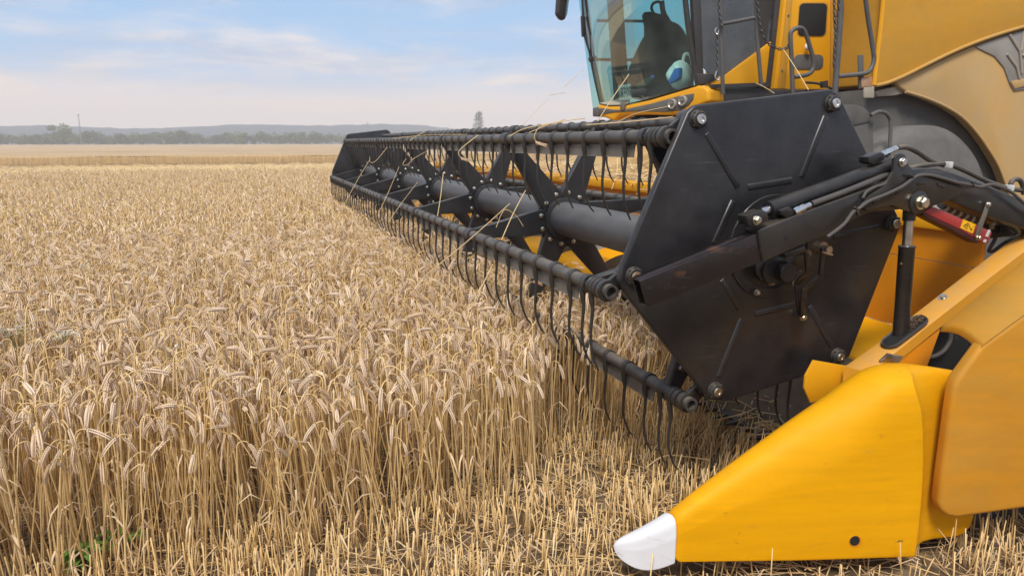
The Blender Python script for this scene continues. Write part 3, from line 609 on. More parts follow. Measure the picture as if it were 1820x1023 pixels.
# void and works, shade painted as a near-black box, and the skid below
MB().prism(PY([(1606, 668), (1660, 590), (1790, 560), (1830, 720), (1700, 760), (1620, 700)], -.10), (0, .05, 0)).build('drive_void', 'dark', HD)
hose([(1648, 634), (1662, 632), (1678, 622), (1688, 606), (1690, 592)], .008, 'dustyhose', -.12)
MB().prism(PY([(1636, 950), (1670, 915), (1830, 890), (1990, 870), (1990, 905), (1830, 925), (1690, 945)], -.35), (0, .25, 0)).build('skid', 'darkmetal', HD, bevel=.006)
MB().bar(A(1696, 915, Y=-.36), A(1700, 945, Y=-.36), .02, .02).build('skid_rib', 'strip', HD)
# ================================================================== combine harvester
CB = thing('combine_harvester', (4.2, 5, 0), 'big dusty yellow combine harvester with a tinted cab standing behind the header', 'combine harvester')
dz = .07
# ---- cab: curved tinted windscreen between a far and a near pillar
plan = spline([Vector((2.47, 4.2, 0)), Vector((2.28, 4.55, 0)), Vector((2.15, 5.0, 0)), Vector((2.13, 5.45, 0)), Vector((2.24, 5.85, 0))], 6)
zlo, zhi = 1.80, 3.55
rows = []
for i in range(15):
    z = zlo + (zhi - zlo) * i / 14; u = i / 14
    rows.append([p + Vector((-.30 * u - .07 * math.sin(u * math.pi), 0, z)) for p in plan])
gl = MB().grid(rows); gl.build('windscreen', 'glass', CB, smooth=180)
def pil(i, wd, m, name):
    return MB().tube([r[i] + Vector((.03, .0, 0)) for r in rows], wd, 8).build(name, m, CB)
pil(0, .028, 'darkmetal', 'cab_pillar'); pil(len(plan) - 1, .035, 'darkmetal', 'cab_pillar')
MB().prism([Vector((2.2, 5.98, 1.8)), Vector((3.55, 5.98, 1.8)), Vector((3.5, 5.98, 3.55)), Vector((1.9, 5.98, 3.55))], (0, .006, 0)).build('far_side_window', glassmat('tinted_side_glass', (.66, .85, .83), .3), CB)
# far pillar and rails seen through the glass
MB().bar(A(1090, -40, Y=6.05), A(1106, 190, Y=6.05), .10, .16).build('cab_pillar', 'darkmetal', CB)
MB().tube([A(1062, 37, Y=6.25), A(1150, 38, Y=6.25)], .018, 8).tube([A(1060, 106, Y=6.25), A(1150, 107, Y=6.25)], .018, 8).build('far_handrail', 'greyrail', CB)
# cab floor, rear wall, roof
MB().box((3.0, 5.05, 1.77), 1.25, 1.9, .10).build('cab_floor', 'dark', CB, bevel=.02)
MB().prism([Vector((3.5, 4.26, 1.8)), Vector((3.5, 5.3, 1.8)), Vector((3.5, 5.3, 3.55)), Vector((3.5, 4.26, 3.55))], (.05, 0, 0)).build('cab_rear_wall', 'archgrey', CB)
rf = MB().prism([Vector((1.72, 4.1, 3.56)), Vector((1.55, 5.0, 3.56)), Vector((1.75, 6.0, 3.56)), Vector((3.7, 6.0, 3.56)), Vector((3.7, 4.1, 3.56))], (0, 0, .16)).build('cab_roof', 'yellow_body', CB, bevel=.04, seg=3)
# near side: door glass, frame strips, yellow wedge
P42 = lambda pts, Y=4.2: PY(pts, Y)
MB().prism(P42([(1243, -60), (1395, -60), (1386, 0), (1372, 74), (1288, 137), (1262, 132), (1250, 120)]), (0, .012, 0)).build('cab_door_glass', 'doorglass', CB)
MB().prism(P42([(1228, -60), (1243, -60), (1250, 120), (1254, 152), (1243, 152), (1238, 120)], 4.17), (0, .06, 0)).build('door_frame', 'darkmetal', CB, bevel=.008)
MB().prism(P42([(1240, 131), (1270, 131), (1274, 141), (1262, 147), (1242, 150)], 4.15), (0, .05, 0)).build('hinge_plate', 'darkmetal', CB, bevel=.006)
MB().prism(P42([(1262, 153), (1263, 144), (1287, 136), (1371, 74), (1368, 90), (1361, 153)], 4.165), (0, .035, 0)).build('cab_side_panel', 'yellow', CB, bevel=.006)
MB().prism(P42([(1361, 156), (1372, 74), (1384, -60), (1404, -60), (1396, 0), (1376, 156)], 4.155), (0, .07, 0)).build('door_pillar', 'darkmetal', CB, bevel=.01)
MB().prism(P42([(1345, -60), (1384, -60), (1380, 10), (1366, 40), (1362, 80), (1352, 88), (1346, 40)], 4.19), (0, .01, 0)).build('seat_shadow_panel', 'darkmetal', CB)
# ledge with the work lights round the cab's foot
lp0 = A(1056, 200, Y=5.3); lp1 = A(1259, 170, Y=3.88); ln = (lp1 - lp0); ln.z = 0; ln.normalize(); lnn = Vector((ln.y, -ln.x, 0))      # faces forward/near
if lnn.dot(CAM - lp0) < 0: lnn = -lnn
G = lambda pts, off=0: [AP(x, y, lp0 + lnn * off, lnn) for x, y in pts]
led = MB().prism(G([(1062, 184), (1082, 188), (1107, 187), (1155, 176.5), (1204, 162), (1236, 152), (1250, 152.5), (1259, 159), (1260, 181), (1243, 188), (1230, 193), (1214, 202), (1190, 205), (1131, 203), (1100, 205), (1090, 216), (1072, 208), (1058, 206)]), -lnn * .25)
ledo = led.build('light_ledge', 'yellow', CB, bevel=.03, seg=4, smooth=50)
ins = MB().prism(G([(1057, 193), (1068, 192), (1090, 195), (1107, 195), (1156, 184.5), (1205, 171), (1233, 166), (1232, 176), (1224, 187), (1210, 196), (1185, 199), (1131, 198), (1090, 200), (1064, 205), (1056, 204)], .008), -lnn * .05)
ins.build('dark_inset', 'archgrey', ledo, bevel=.006)
top = [(1064, 185), (1082, 189), (1107, 188), (1155, 177.5), (1204, 163), (1238, 153)]
a_ = G(top, .004); b_ = [p - lnn * .26 + Vector((0, 0, .03)) for p in a_]
MB().grid([[p + Vector((0, 0, .012)) for p in a_], [p + Vector((0, 0, .016)) for p in b_]]).build('dusty_top', 'ledge', ledo, smooth=60)
for px, py in ((1196, 185), (1214.5, 179.5)):
    p = G([(px, py)], .01)[0]
    MB().lathe(p, lnn, [(0, .05), (.02, .048), (.025, .040), (.015, .030), (.012, .001)], 24).build('work_light', 'lamp', ledo)
    MB().lathe(p, lnn, [(.01, .018), (.03, .017), (.034, .010)], 16).build('light_bulb', 'strip', ledo)
MB().prism(G([(1102, 183), (1107, 181), (1111, 186), (1109, 196), (1104, 197), (1101, 190)], .02), -lnn * .03).build('ledge_clip', 'strip', ledo, bevel=.006)
MB().prism(G([(1053, 192), (1062, 190), (1063, 208), (1053, 207)], .02), -lnn * .12).build('ledge_end', 'archgrey', ledo, bevel=.01)
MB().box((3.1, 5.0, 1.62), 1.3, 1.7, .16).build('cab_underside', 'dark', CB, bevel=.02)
# wiper and far mirror
MB().tube([A(x, y, Y=5.75) for x, y in ((1034, -20), (1036, 30), (1038, 62), (1050, 100), (1062, 145), (1070, 182))], .012, 8).tube([A(x, y, Y=5.75) for x, y in ((1041, -20), (1049, 40), (1054, 90), (1062, 130))], .009, 8).build('wiper', 'darkmetal', CB)
MB().prism(PY([(1033, 28), (1041, 30), (1042, 64), (1035, 66)], 5.73), (0, .03, 0)).build('wiper_mount', 'darkmetal', CB, bevel=.008)
MB().prism(PY([(1048, 102), (1061, 99), (1061, 109), (1050, 110)], 5.72), (0, .05, 0)).build('wiper_mount', 'darkmetal', CB, bevel=.008)
mi = MB().prism(PY([(994, -20), (1015, -20), (1009, 26), (1004, 36), (997, 33), (991, 24)], 6.3), (0, .10, 0)).build('side_mirror', 'clip', CB, bevel=.02, seg=3)
MB().prism(PY([(1010, -20), (1014, -20), (1008, 24), (1004, 34)], 6.29), (.0, -.004, 0)).build('mirror_glass', 'chrome', mi)
MB().tube([A(1004, -20, Y=6.3), A(1030, -40, Y=6.2), A(1070, -38, Y=6.0)], .02, 8).build('mirror_arm', 'darkmetal', CB)
# seat inside
def blob(pts, Y, th, name, m, par, sub=2):
    c = sum((Vector(p) for p in PY(pts, Y)), Vector()) / len(pts); o = PY(pts, Y); rws = []
    for u, sc in ((-1, .55), (-.8, .85), (-.35, 1), (.35, 1), (.8, .85), (1, .55)):
        rws.append([c + (p - c) * sc + Vector((0, u * th, 0)) for p in o])
    mb = MB().grid(rws, close=True); n = len(o); mb.f += [tuple(range(n)), tuple(range(5 * n, 6 * n))]
    return mb.build(name, m, par, sub=sub, smooth=180)
M['jacket'] = mat('dark_cloth', (.018, .022, .020), .9, var=.5, vscale=4)
blob([(1104, 178), (1112, 140), (1126, 104), (1138, 78), (1150, 56), (1168, 44), (1184, 36), (1204, 40), (1218, 62), (1226, 92), (1228, 120), (1232, 150), (1228, 176), (1180, 182)], 5.45, .13, 'driver_seat', 'jacket', CB)
blob([(1139, 22), (1152, 20), (1166, 24), (1190, 30), (1196, 56), (1172, 70), (1152, 76), (1145, 64), (1149, 48)], 5.42, .08, 'headrest', 'jacket', CB, 1)
MB().tube(spline([A(x, y, Y=5.4) for x, y in ((1164, 28), (1158, 15), (1162, 6), (1172, 4), (1178, 14), (1176, 26))], 5), .016, 8).tube(spline([A(x, y, Y=5.4) for x, y in ((1176, 2), (1180, 25), (1196, 50), (1212, 72))], 5), [.03] * 16, 8).build('seat_strap', 'jacket', CB)
# platform, ladder frame, chains, handrails
MB().prism(PY([(1258, 158), (1560, 160), (1560, 178), (1258, 184)], 3.95), (0, .25, 0)).build('platform', 'darkmetal', CB, bevel=.01)
MB().bar(A(1262, 154, Y=3.93), A(1366, 150, Y=3.93), .04, .035).build('platform_rail', 'darkmetal', CB)
ld = MB().tube([A(1280, -60, Y=3.85), A(1281, 40, Y=3.85), A(1285, 168, Y=3.85)], .019, 10).tube([A(1342, -60, Y=3.85), A(1345, 60, Y=3.85), A(1353, 152, Y=3.85)], .019, 10).tube([A(1281, 43, Y=3.85), A(1300, 40, Y=3.85), A(1341, 32, Y=3.85)], .017, 10)
ld.build('ladder_frame', 'greyrail', CB)
def chain(pts, Y, name='safety_chain', step=.030, r=.0048):
    P_ = spline(PY(pts, Y), 10); m = MB(); acc = 0; k = 0
    ds = [0]
    for a, b in zip(P_, P_[1:]): ds.append(ds[-1] + (b - a).length)
    s_ = 0; i = 0
    while s_ < ds[-1]:
        while i < len(ds) - 2 and ds[i + 1] < s_: i += 1
        u = (s_ - ds[i]) / max(1e-6, ds[i + 1] - ds[i]); p = P_[i] + (P_[i + 1] - P_[i]) * u; t = (P_[i + 1] - P_[i]).normalized()
        a = t.cross(Vector((0, 1, 0))).normalized(); b = Vector((0, 1, 0))
        sv = a if k % 2 else (a * .25 + b).normalized()
        m.tube([p + t * (math.sin(6.2832 * j / 10) * .021) + sv * (math.cos(6.2832 * j / 10) * .0115) for j in range(10)], r, 5, closed=True)
        s_ += step; k += 1
    return m.build(name, 'chain', CB)
chain([(1275, -40), (1278, 20), (1284, 52)], 3.80)
ck = chain([(1274, 52), (1274, 90), (1274, 132)], 3.80)
MB().tube(spline(PY([(1274, 126), (1271, 138), (1276, 143), (1279, 136)], 3.78), 4), .006, 7).tube(spline(PY([(1273, 50), (1271, 56), (1275, 62), (1277, 54)], 3.78), 4), .006, 7).build('carabiner', 'chrome', CB)
chain([(1343, -40), (1348, 20), (1352, 50), (1362, 74), (1380, 86), (1398, 86), (1406, 70)], 3.80)
chain([(1482, -40), (1483, 30), (1485, 60), (1483, 90), (1482, 122)], 3.20)
chain([(1489, -40), (1490, 14), (1484, 42)], 3.20)
h1 = MB().tube(spline(PY([(1409, 165), (1407, 110), (1405, 65), (1409, 54), (1420, 50), (1430, 56), (1440, 85), (1446, 110), (1444, 125), (1434, 133), (1411, 137)], 3.78), 6), .021, 12)
h1.build('handrail', 'greyrail', CB)
MB().tube(PY([(1497, -60), (1492, 60), (1484, 165)], 3.25), .025, 12).tube(spline(PY([(1532, -60), (1541, 20), (1552, 90), (1553, 108), (1547, 124), (1535, 131), (1490, 136)], 3.25), 6), .020, 12).build('handrail', 'greyrail', CB)
# yellow service panel behind the cab with two openings
sp_ = MB().prism(PY([(1401, -60), (1376, 158), (1400, 159), (1560, 160), (1585, -60)], 4.10), (0, .12, 0)).build('service_panel', 'yellow', CB, bevel=.01)
MB().prism(PY([(1406, -60), (1384, 158), (1396, 158), (1414, -60)], 4.085), (0, .02, 0)).build('panel_seam', 'yellow_body', sp_, bevel=.006)
MB().prism(PY([(1480, -60), (1478, 158), (1490, 158), (1500, -60)], 4.07), (0, .04, 0)).build('panel_fold', 'yellow_body', sp_, bevel=.012)
def rounded(x0, y0, x1, y1, sk, r, Y, th, name, m, par, n=5):
    pts = []
    for cx, cy, a0 in ((x1 - r, y0 + r, -90), (x1 - r, y1 - r, 0), (x0 + r, y1 - r, 90), (x0 + r, y0 + r, 180)):
        for j in range(n + 1):
            t = R(a0 + 90 * j / n); x, y = cx + r * math.cos(t), cy + r * math.sin(t); pts.append((x + sk * (y1 - y), y))
    return MB().prism(PY(pts, Y), (0, th, 0)).build(name, m, par, bevel=.004)
rounded(1416, 3, 1469, 66, .07, 9, 4.096, .01, 'vent_rim', 'yellow_body', sp_); rounded(1418, 6, 1467, 64, .07, 8, 4.09, .02, 'vent_opening', 'dark', sp_)
rounded(1411, 97, 1463, 124, .05, 9, 4.092, .02, 'vent_opening', 'archgrey', sp_)
for x, y in ((1401, 28), (1390, 126)): MB().lathe(A(x, y, Y=4.085), (0, -1, 0), [(0, .012), (.006, .011)], 12).build('panel_bolt', 'strip', sp_)
MB().lathe(A(1434, 84, Y=4.06), (.3, -1, 0), [(0, .035), (.03, .033), (.035, .02)], 16).build('reflector_cap', 'white', sp_)
MB().prism(PY([(1526, 98), (1535, 98), (1536, 158), (1527, 158)], 3.27), (0, .015, 0)).build('bracket', 'archgrey', CB, bevel=.003)
MB().prism(PY([(1531, 138), (1550, 136), (1550, 156), (1532, 156)], 3.26), (0, .03, 0)).build('reflector', mat('orange_reflector', (.40, .12, .05), .4, dust=.5), CB, bevel=.004)
MB().prism(PY([(1536, 153), (1554, 153), (1554, 174), (1536, 174)], 3.26), (0, .02, 0)).build('bracket', 'ledge', CB, bevel=.003)
MB().tube(spline(PY([(1432, 147), (1450, 148), (1465, 152), (1478, 158)], 3.9), 4), .012, 8).prism(PY([(1462, 145), (1472, 143), (1472, 156), (1463, 156)], 3.88), (0, .04, 0)).build('wiring', 'darkmetal', CB)
# ---- side bodywork
bp = lambda pts, Y=3.4: PY(pts, Y)
up_ = bp([(1577, -80), (1572, 0), (1566, 60), (1558, 120), (1554, 152), (1575, 148), (1605, 136), (1645, 116), (1690, 94), (1730, 77), (1775, 61), (1822, 47), (1900, 26), (2100, -15), (2100, -80)])
MB().prism(up_, (0, .5, 0)).build('side_panel', 'yellow_body', CB, bevel=.025, seg=4, smooth=50)
lip = [(1556, 152), (1575, 148), (1605, 136), (1645, 116), (1690, 94), (1730, 77), (1775, 61), (1822, 47), (1900, 26)]
MB().tube(spline(bp(lip, 3.39), 4), .018, 8).build('panel_lip', 'lip', CB)
MB().tube(spline(bp([(1575, -80), (1570, 0), (1564, 60), (1557, 120), (1553, 152)], 3.39), 3), .022, 8).build('panel_edge', 'yellow', CB)
fen = bp([(1591, 144), (1645, 121), (1690, 99), (1730, 82), (1775, 66), (1822, 52), (1900, 31), (2100, -10), (2100, 480), (1840, 480), (1815, 400), (1792, 340), (1775, 295), (1755, 262), (1735, 234), (1710, 208), (1680, 189), (1645, 174), (1610, 163), (1600, 156)], 3.42)
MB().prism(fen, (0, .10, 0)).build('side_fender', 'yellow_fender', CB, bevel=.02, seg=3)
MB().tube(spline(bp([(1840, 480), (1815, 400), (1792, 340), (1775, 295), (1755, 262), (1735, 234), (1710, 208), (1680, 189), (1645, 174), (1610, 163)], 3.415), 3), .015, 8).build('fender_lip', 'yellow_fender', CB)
gp = MB().prism(bp([(1733, 83), (1775, 68), (1830, 51), (1830, 158), (1803, 162), (1796, 150), (1785, 120), (1768, 100)], 3.405), (0, .03, 0)).build('screen_recess', mat('screen_grey', (.20, .20, .215), .6, dust=.6, dcol=(.30, .26, .21), dscale=3), CB, bevel=.008)
for pts in (((1794, 62), (1812, 90), (1816, 130)), ((1790, 96), (1806, 118), (1812, 140)), ((1820, 55), (1815, 90)), ((1840, 70), (1818, 100))):
    MB().tube(PY(pts, 3.40), .014, 8).build('screen_rib', 'ledge', gp)
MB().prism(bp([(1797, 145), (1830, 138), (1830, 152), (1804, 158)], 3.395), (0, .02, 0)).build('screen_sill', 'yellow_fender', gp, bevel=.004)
# wheel arch liner and front wheel
arch = bp([(1552, 158), (1591, 150), (1610, 160), (1645, 172), (1680, 187), (1710, 206), (1735, 232), (1755, 260), (1775, 293), (1792, 338), (1815, 400), (1840, 500), (1480, 500), (1480, 165)], 3.55)
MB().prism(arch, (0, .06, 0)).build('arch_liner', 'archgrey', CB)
MB().prism(PY([(1556, 162), (1600, 152), (1608, 166), (1590, 170), (1560, 172)], 3.46), (0, .05, 0)).build('arch_corner', 'ledge', CB, bevel=.01)
wc = Vector((4.22, 3.0, .72)); wr = .86
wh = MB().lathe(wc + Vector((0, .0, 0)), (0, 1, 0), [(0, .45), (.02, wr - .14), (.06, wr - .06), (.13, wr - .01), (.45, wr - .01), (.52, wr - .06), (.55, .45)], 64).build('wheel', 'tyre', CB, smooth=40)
MB().lathe(wc + Vector((0, -.01, 0)), (0, 1, 0), [(0, .10), (.01, .22), (.06, .40), (.01, .45), (.03, .46)], 40).build('rim', 'ledge', wh)
# small guard plate and loop rail in front of the wheel
MB().prism(PY([(1490, 187), (1520, 186), (1535, 190), (1545, 200), (1548, 216), (1520, 222), (1500, 224), (1490, 224)], 3.05), (0, .012, 0)).prism(PY([(1500, 222), (1552, 216), (1554, 420), (1500, 420)], 3.06), (0, .012, 0)).build('step_guard', 'archgrey', CB, bevel=.004)
MB().tube(spline(PY([(1548, 205), (1560, 199), (1572, 200), (1581, 209), (1583, 225), (1580, 300), (1578, 420)], 3.0), 5), .017, 10).build('step_rail', 'archgrey', CB)
# feeder house and chassis under the cab
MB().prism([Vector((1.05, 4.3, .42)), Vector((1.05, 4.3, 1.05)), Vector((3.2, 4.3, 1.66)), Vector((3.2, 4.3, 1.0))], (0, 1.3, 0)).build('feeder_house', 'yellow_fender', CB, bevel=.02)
MB().box((5.2, 5.2, 1.35), 4.4, 2.6, .7).build('chassis', 'archgrey', CB, bevel=.03)
MB().box((5.9, 5.6, 2.6), 3.3, 2.4, 2.0).build('grain_tank', 'yellow_body', CB, bevel=.08, seg=3)

# ---- loose things lying in the cab window
M['bag'] = mat('white_plastic_film', (.93, .95, .93), .35, var=.04); M['bagblue'] = mat('blue_print', (.02, .17, .60), .35); M['tag'] = mat('pale_label', (.52, .56, .54), .6)
bagc = G([(1208, 134)], -.36)[0]
def sack(c, sx, sy, sz, m, name, seed):
    rr = random.Random(seed); mb = MB(); rws = []
    for i in range(13):
        t = math.pi * i / 12; rw = []
        for j in range(20):
            p = 6.2832 * j / 20; k = 1 + .13 * math.sin(3 * p + i) + rr.uniform(-.07, .07)
            rw.append(c + Vector((sx * math.sin(t) * math.cos(p) * k, sy * math.sin(t) * math.sin(p) * k, -sz * math.cos(t) * (1 + rr.uniform(-.04, .04)))))
        rws.append(rw)
    mb.grid(rws, close=True); return mb
bt = tag(sack(bagc, .135, .10, .145, 'bag', 'bag', 5).build('plastic_bag', 'bag', sub=1, smooth=180), 'crumpled white plastic carrier bag with blue print lying inside the windscreen', 'plastic bag')
MB().tube(spline([bagc + Vector((.02, -.02, .12)), bagc + Vector((.03, -.03, .20)), bagc + Vector((.08, -.05, .19)), bagc + Vector((.11, -.05, .10))], 5), .016, 7).build('bag_handle', 'bag', bt)
pr = [AP(x, y, bagc + lnn * .135, lnn) for x, y in ((1198, 122), (1207, 120), (1205, 140), (1190, 150), (1186, 145))]
MB().prism(pr, -lnn * .06).build('blue_print', 'bagblue', bt, bevel=.01)
bo = G([(1146, 147)], -.4)[0]; bd_ = Vector((.6, -.4, .5)).normalized()
bo_ = tag(MB().lathe(bo - bd_ * .09, bd_, [(0, .030), (.01, .034), (.13, .034), (.16, .015), (.18, .014)], 18).build('water_bottle', M['glass']), 'small clear water bottle with a blue cap beside the cab seat', 'bottle')
MB().lathe(bo + bd_ * .088, bd_, [(0, .019), (.028, .018)], 14).build('bottle_cap', 'bagblue', bo_)
np0 = G([(1110, 160)], -.24)[0]
npl = tag(MB().prism([AP(x, y, np0, lnn) for x, y in ((1098, 152), (1120, 149), (1122, 176), (1100, 179))], -lnn * .006).build('number_card', 'tag', bevel=.002), 'pale card with the number 18309 propped low behind the windscreen glass', 'number card')
fcu = bpy.data.curves.new('digits', 'FONT'); fcu.body = '18309'; fcu.size = 1; fcu.align_x = 'CENTER'; fcu.align_y = 'CENTER'; fcu.extrude = .02
fo_ = bpy.data.objects.new('digits', fcu); C.objects.link(fo_); dg = bpy.context.evaluated_depsgraph_get()
dme = bpy.data.meshes.new_from_object(fo_.evaluated_get(dg)); bpy.data.objects.remove(fo_)
a, b = AP(1099, 167, np0 + lnn * .003, lnn), AP(1121, 163.5, np0 + lnn * .003, lnn); xd = (b - a); wd_ = xd.length; xd.normalize(); ud = lnn.cross(xd); ud = ud if ud.z > 0 else -ud; mid = (a + b) / 2
xs = [v.co.x for v in dme.vertices]; sw = wd_ / (max(xs) - min(xs)) * .98; sh = .105 / .7
for v in dme.vertices: v.co = mid + xd * (v.co.x * sw) + ud * (v.co.y * sh) + lnn * (v.co.z * .05)
dme.materials.clear(); dme.materials.append(M['ink']); link('digits', dme, npl)
cap_ = MB().prism([AP(x, y, np0 + lnn * .01, lnn) for x, y in ((1102, 131), (1112, 126), (1119, 132), (1116, 140), (1113, 148), (1105, 148))], -lnn * .03)
tag(cap_.build('folded_cap', 'jacket', bevel=.008), 'dark crumpled cloth cap above the number card in the cab', 'cap')
# ================================================================== ground, far fields, hills
def groundmat(name, c1, c2, c3, sc, bump=.5, stretch=(1, 1, 1)):
    m = bpy.data.materials.new(name); m.use_nodes = True; t = m.node_tree; b = t.nodes['Principled BSDF']; b.inputs['Roughness'].default_value = .95; b.inputs['Specular IOR Level'].default_value = .1
    tcn = nd(t, 'ShaderNodeTexCoord'); mpn = nd(t, 'ShaderNodeMapping'); mpn.inputs['Scale'].default_value = stretch; t.links.new(tcn.outputs['Object'], mpn.inputs[0])
    n1 = nd(t, 'ShaderNodeTexNoise'); n1.inputs['Scale'].default_value = sc; n1.inputs['Detail'].default_value = 9; n1.inputs['Roughness'].default_value = .75; t.links.new(mpn.outputs[0], n1.inputs['Vector'])
    cr = nd(t, 'ShaderNodeValToRGB'); e = cr.color_ramp.elements; e[0].position = .34; e[0].color = (*c1, 1); e[1].position = .68; e[1].color = (*c3, 1); x = e.new(.5); x.color = (*c2, 1)
    t.links.new(n1.outputs['Fac'], cr.inputs[0]); t.links.new(cr.outputs[0], b.inputs['Base Color'])
    bp = nd(t, 'ShaderNodeBump'); bp.inputs['Strength'].default_value = bump; bp.inputs['Distance'].default_value = .03; t.links.new(n1.outputs['Fac'], bp.inputs['Height']); t.links.new(bp.outputs[0], b.inputs['Normal'])
    return m
SOIL = groundmat('dry_soil', (.07, .047, .028), (.16, .112, .068), (.30, .215, .13), 9)
STRAWG = groundmat('straw_ground', (.46, .35, .18), (.64, .50, .27), (.76, .62, .36), 1.6, stretch=(.25, 1, 1))
FARW = groundmat('far_wheat', (.35, .235, .13), (.45, .315, .185), (.53, .385, .24), .25, stretch=(.15, 1, 1))
def sheet(name, x0, x1, y0, y1, z, m, nx=1, ny=1, bump=0, seed=1, kind='structure'):
    rr = random.Random(seed)
    rows = [[Vector((x0 + (x1 - x0) * i / nx, y0 + (y1 - y0) * j / ny, z + (rr.uniform(-bump, bump) if bump else 0))) for i in range(nx + 1)] for j in range(ny + 1)]
    o = MB().grid(rows).build(name, m, smooth=60); o['kind'] = kind; return o
sheet('ground', -2500, 2500, -300, 3500, 0, SOIL)
gnear = sheet('field_soil', -7, 6, -3.5, 10, .012, SOIL, 90, 90, .010, 3)
Y1, Y2 = 21.4, 46.0
sheet('stubble_strip', -160, 140, Y1 - .6, Y2 + .6, .02, STRAWG, 300, 24, .03, 5)
farf = sheet('far_wheat_field', -420, 320, Y2 + 1.1, 322, .56, FARW, 240, 120, .05, 6)
sk_ = MB().grid([[Vector((-420 + 2 * i, Y2 + 1.1, z)) for i in range(371)] for z in (0, .56)]).build('far_wheat_front', FARW); sk_['kind'] = 'structure'
# hills
hr = random.Random(4)
def hill_h(x): return 13.4 + 1.8 * math.sin(x * .006 + 1) + 1.2 * math.sin(x * .019) + .9 * math.sin(x * .047 + 2) + hr.uniform(-.35, .35)
xs = [-900 + 6 * i for i in range(300)]
hs_ = [hill_h(x) * (1 if x < 150 else max(.35, 1 - (x - 150) / 500)) for x in xs]
rows = [[Vector((x, 560 + 8 * math.sin(x * .03), 0)) for x in xs], [Vector((x, 600 + 6 * math.sin(x * .05), h * .55)) for x, h in zip(xs, hs_)], [Vector((x, 650, h)) for x, h in zip(xs, hs_)], [Vector((x, 740, h * .97)) for x, h in zip(xs, hs_)]]
HILLM = groundmat('hazed_wooded_hill', (.03, .045, .06), (.04, .06, .075), (.06, .08, .085), .06)  # blue cast of the distant air mixed into the hill's own colours
tag(MB().grid(rows).build('hills', HILLM, smooth=60), kind='structure')

# ================================================================== wheat and stubble (one object each: nobody could count them)
def wmat(name, a, b, c, rough=.6):
    m = bpy.data.materials.new(name); m.use_nodes = True; t = m.node_tree; bs = t.nodes['Principled BSDF']; bs.inputs['Roughness'].default_value = rough; bs.inputs['Specular IOR Level'].default_value = .35
    at = nd(t, 'ShaderNodeAttribute'); at.attribute_name = 'tone'
    cr = nd(t, 'ShaderNodeValToRGB'); e = cr.color_ramp.elements; e[0].position = 0; e[0].color = (*a, 1); e[1].position = 1; e[1].color = (*c, 1); x = e.new(.5); x.color = (*b, 1)
    t.links.new(at.outputs['Fac'], cr.inputs[0]); t.links.new(cr.outputs[0], bs.inputs['Base Color']); return m
WSTEM = wmat('wheat_stem', (.49, .30, .115), (.70, .47, .20), (.82, .61, .315), .5)
WEAR = wmat('wheat_ear', (.65, .46, .295), (.81, .61, .42), (.87, .71, .53), .6)
WLEAF = wmat('dry_wheat_leaf', (.42, .27, .15), (.60, .42, .24), (.74, .56, .35), .7)
nr = np.random.default_rng(11)
class PM:                                         # a prototype: vertices, faces with a material slot
    def __init__(s): s.v = []; s.f = []; s.m = []
    def add(s, v, f, mi): o = len(s.v); s.v += [tuple(x) for x in v]; s.f += [tuple(i + o for i in q) for q in f]; s.m += [mi] * len(f)
def ptube(pm, pts, rs, n, mi):
    mb = MB().tube(pts, rs, n, caps=False); pm.add(mb.v, mb.f, mi)
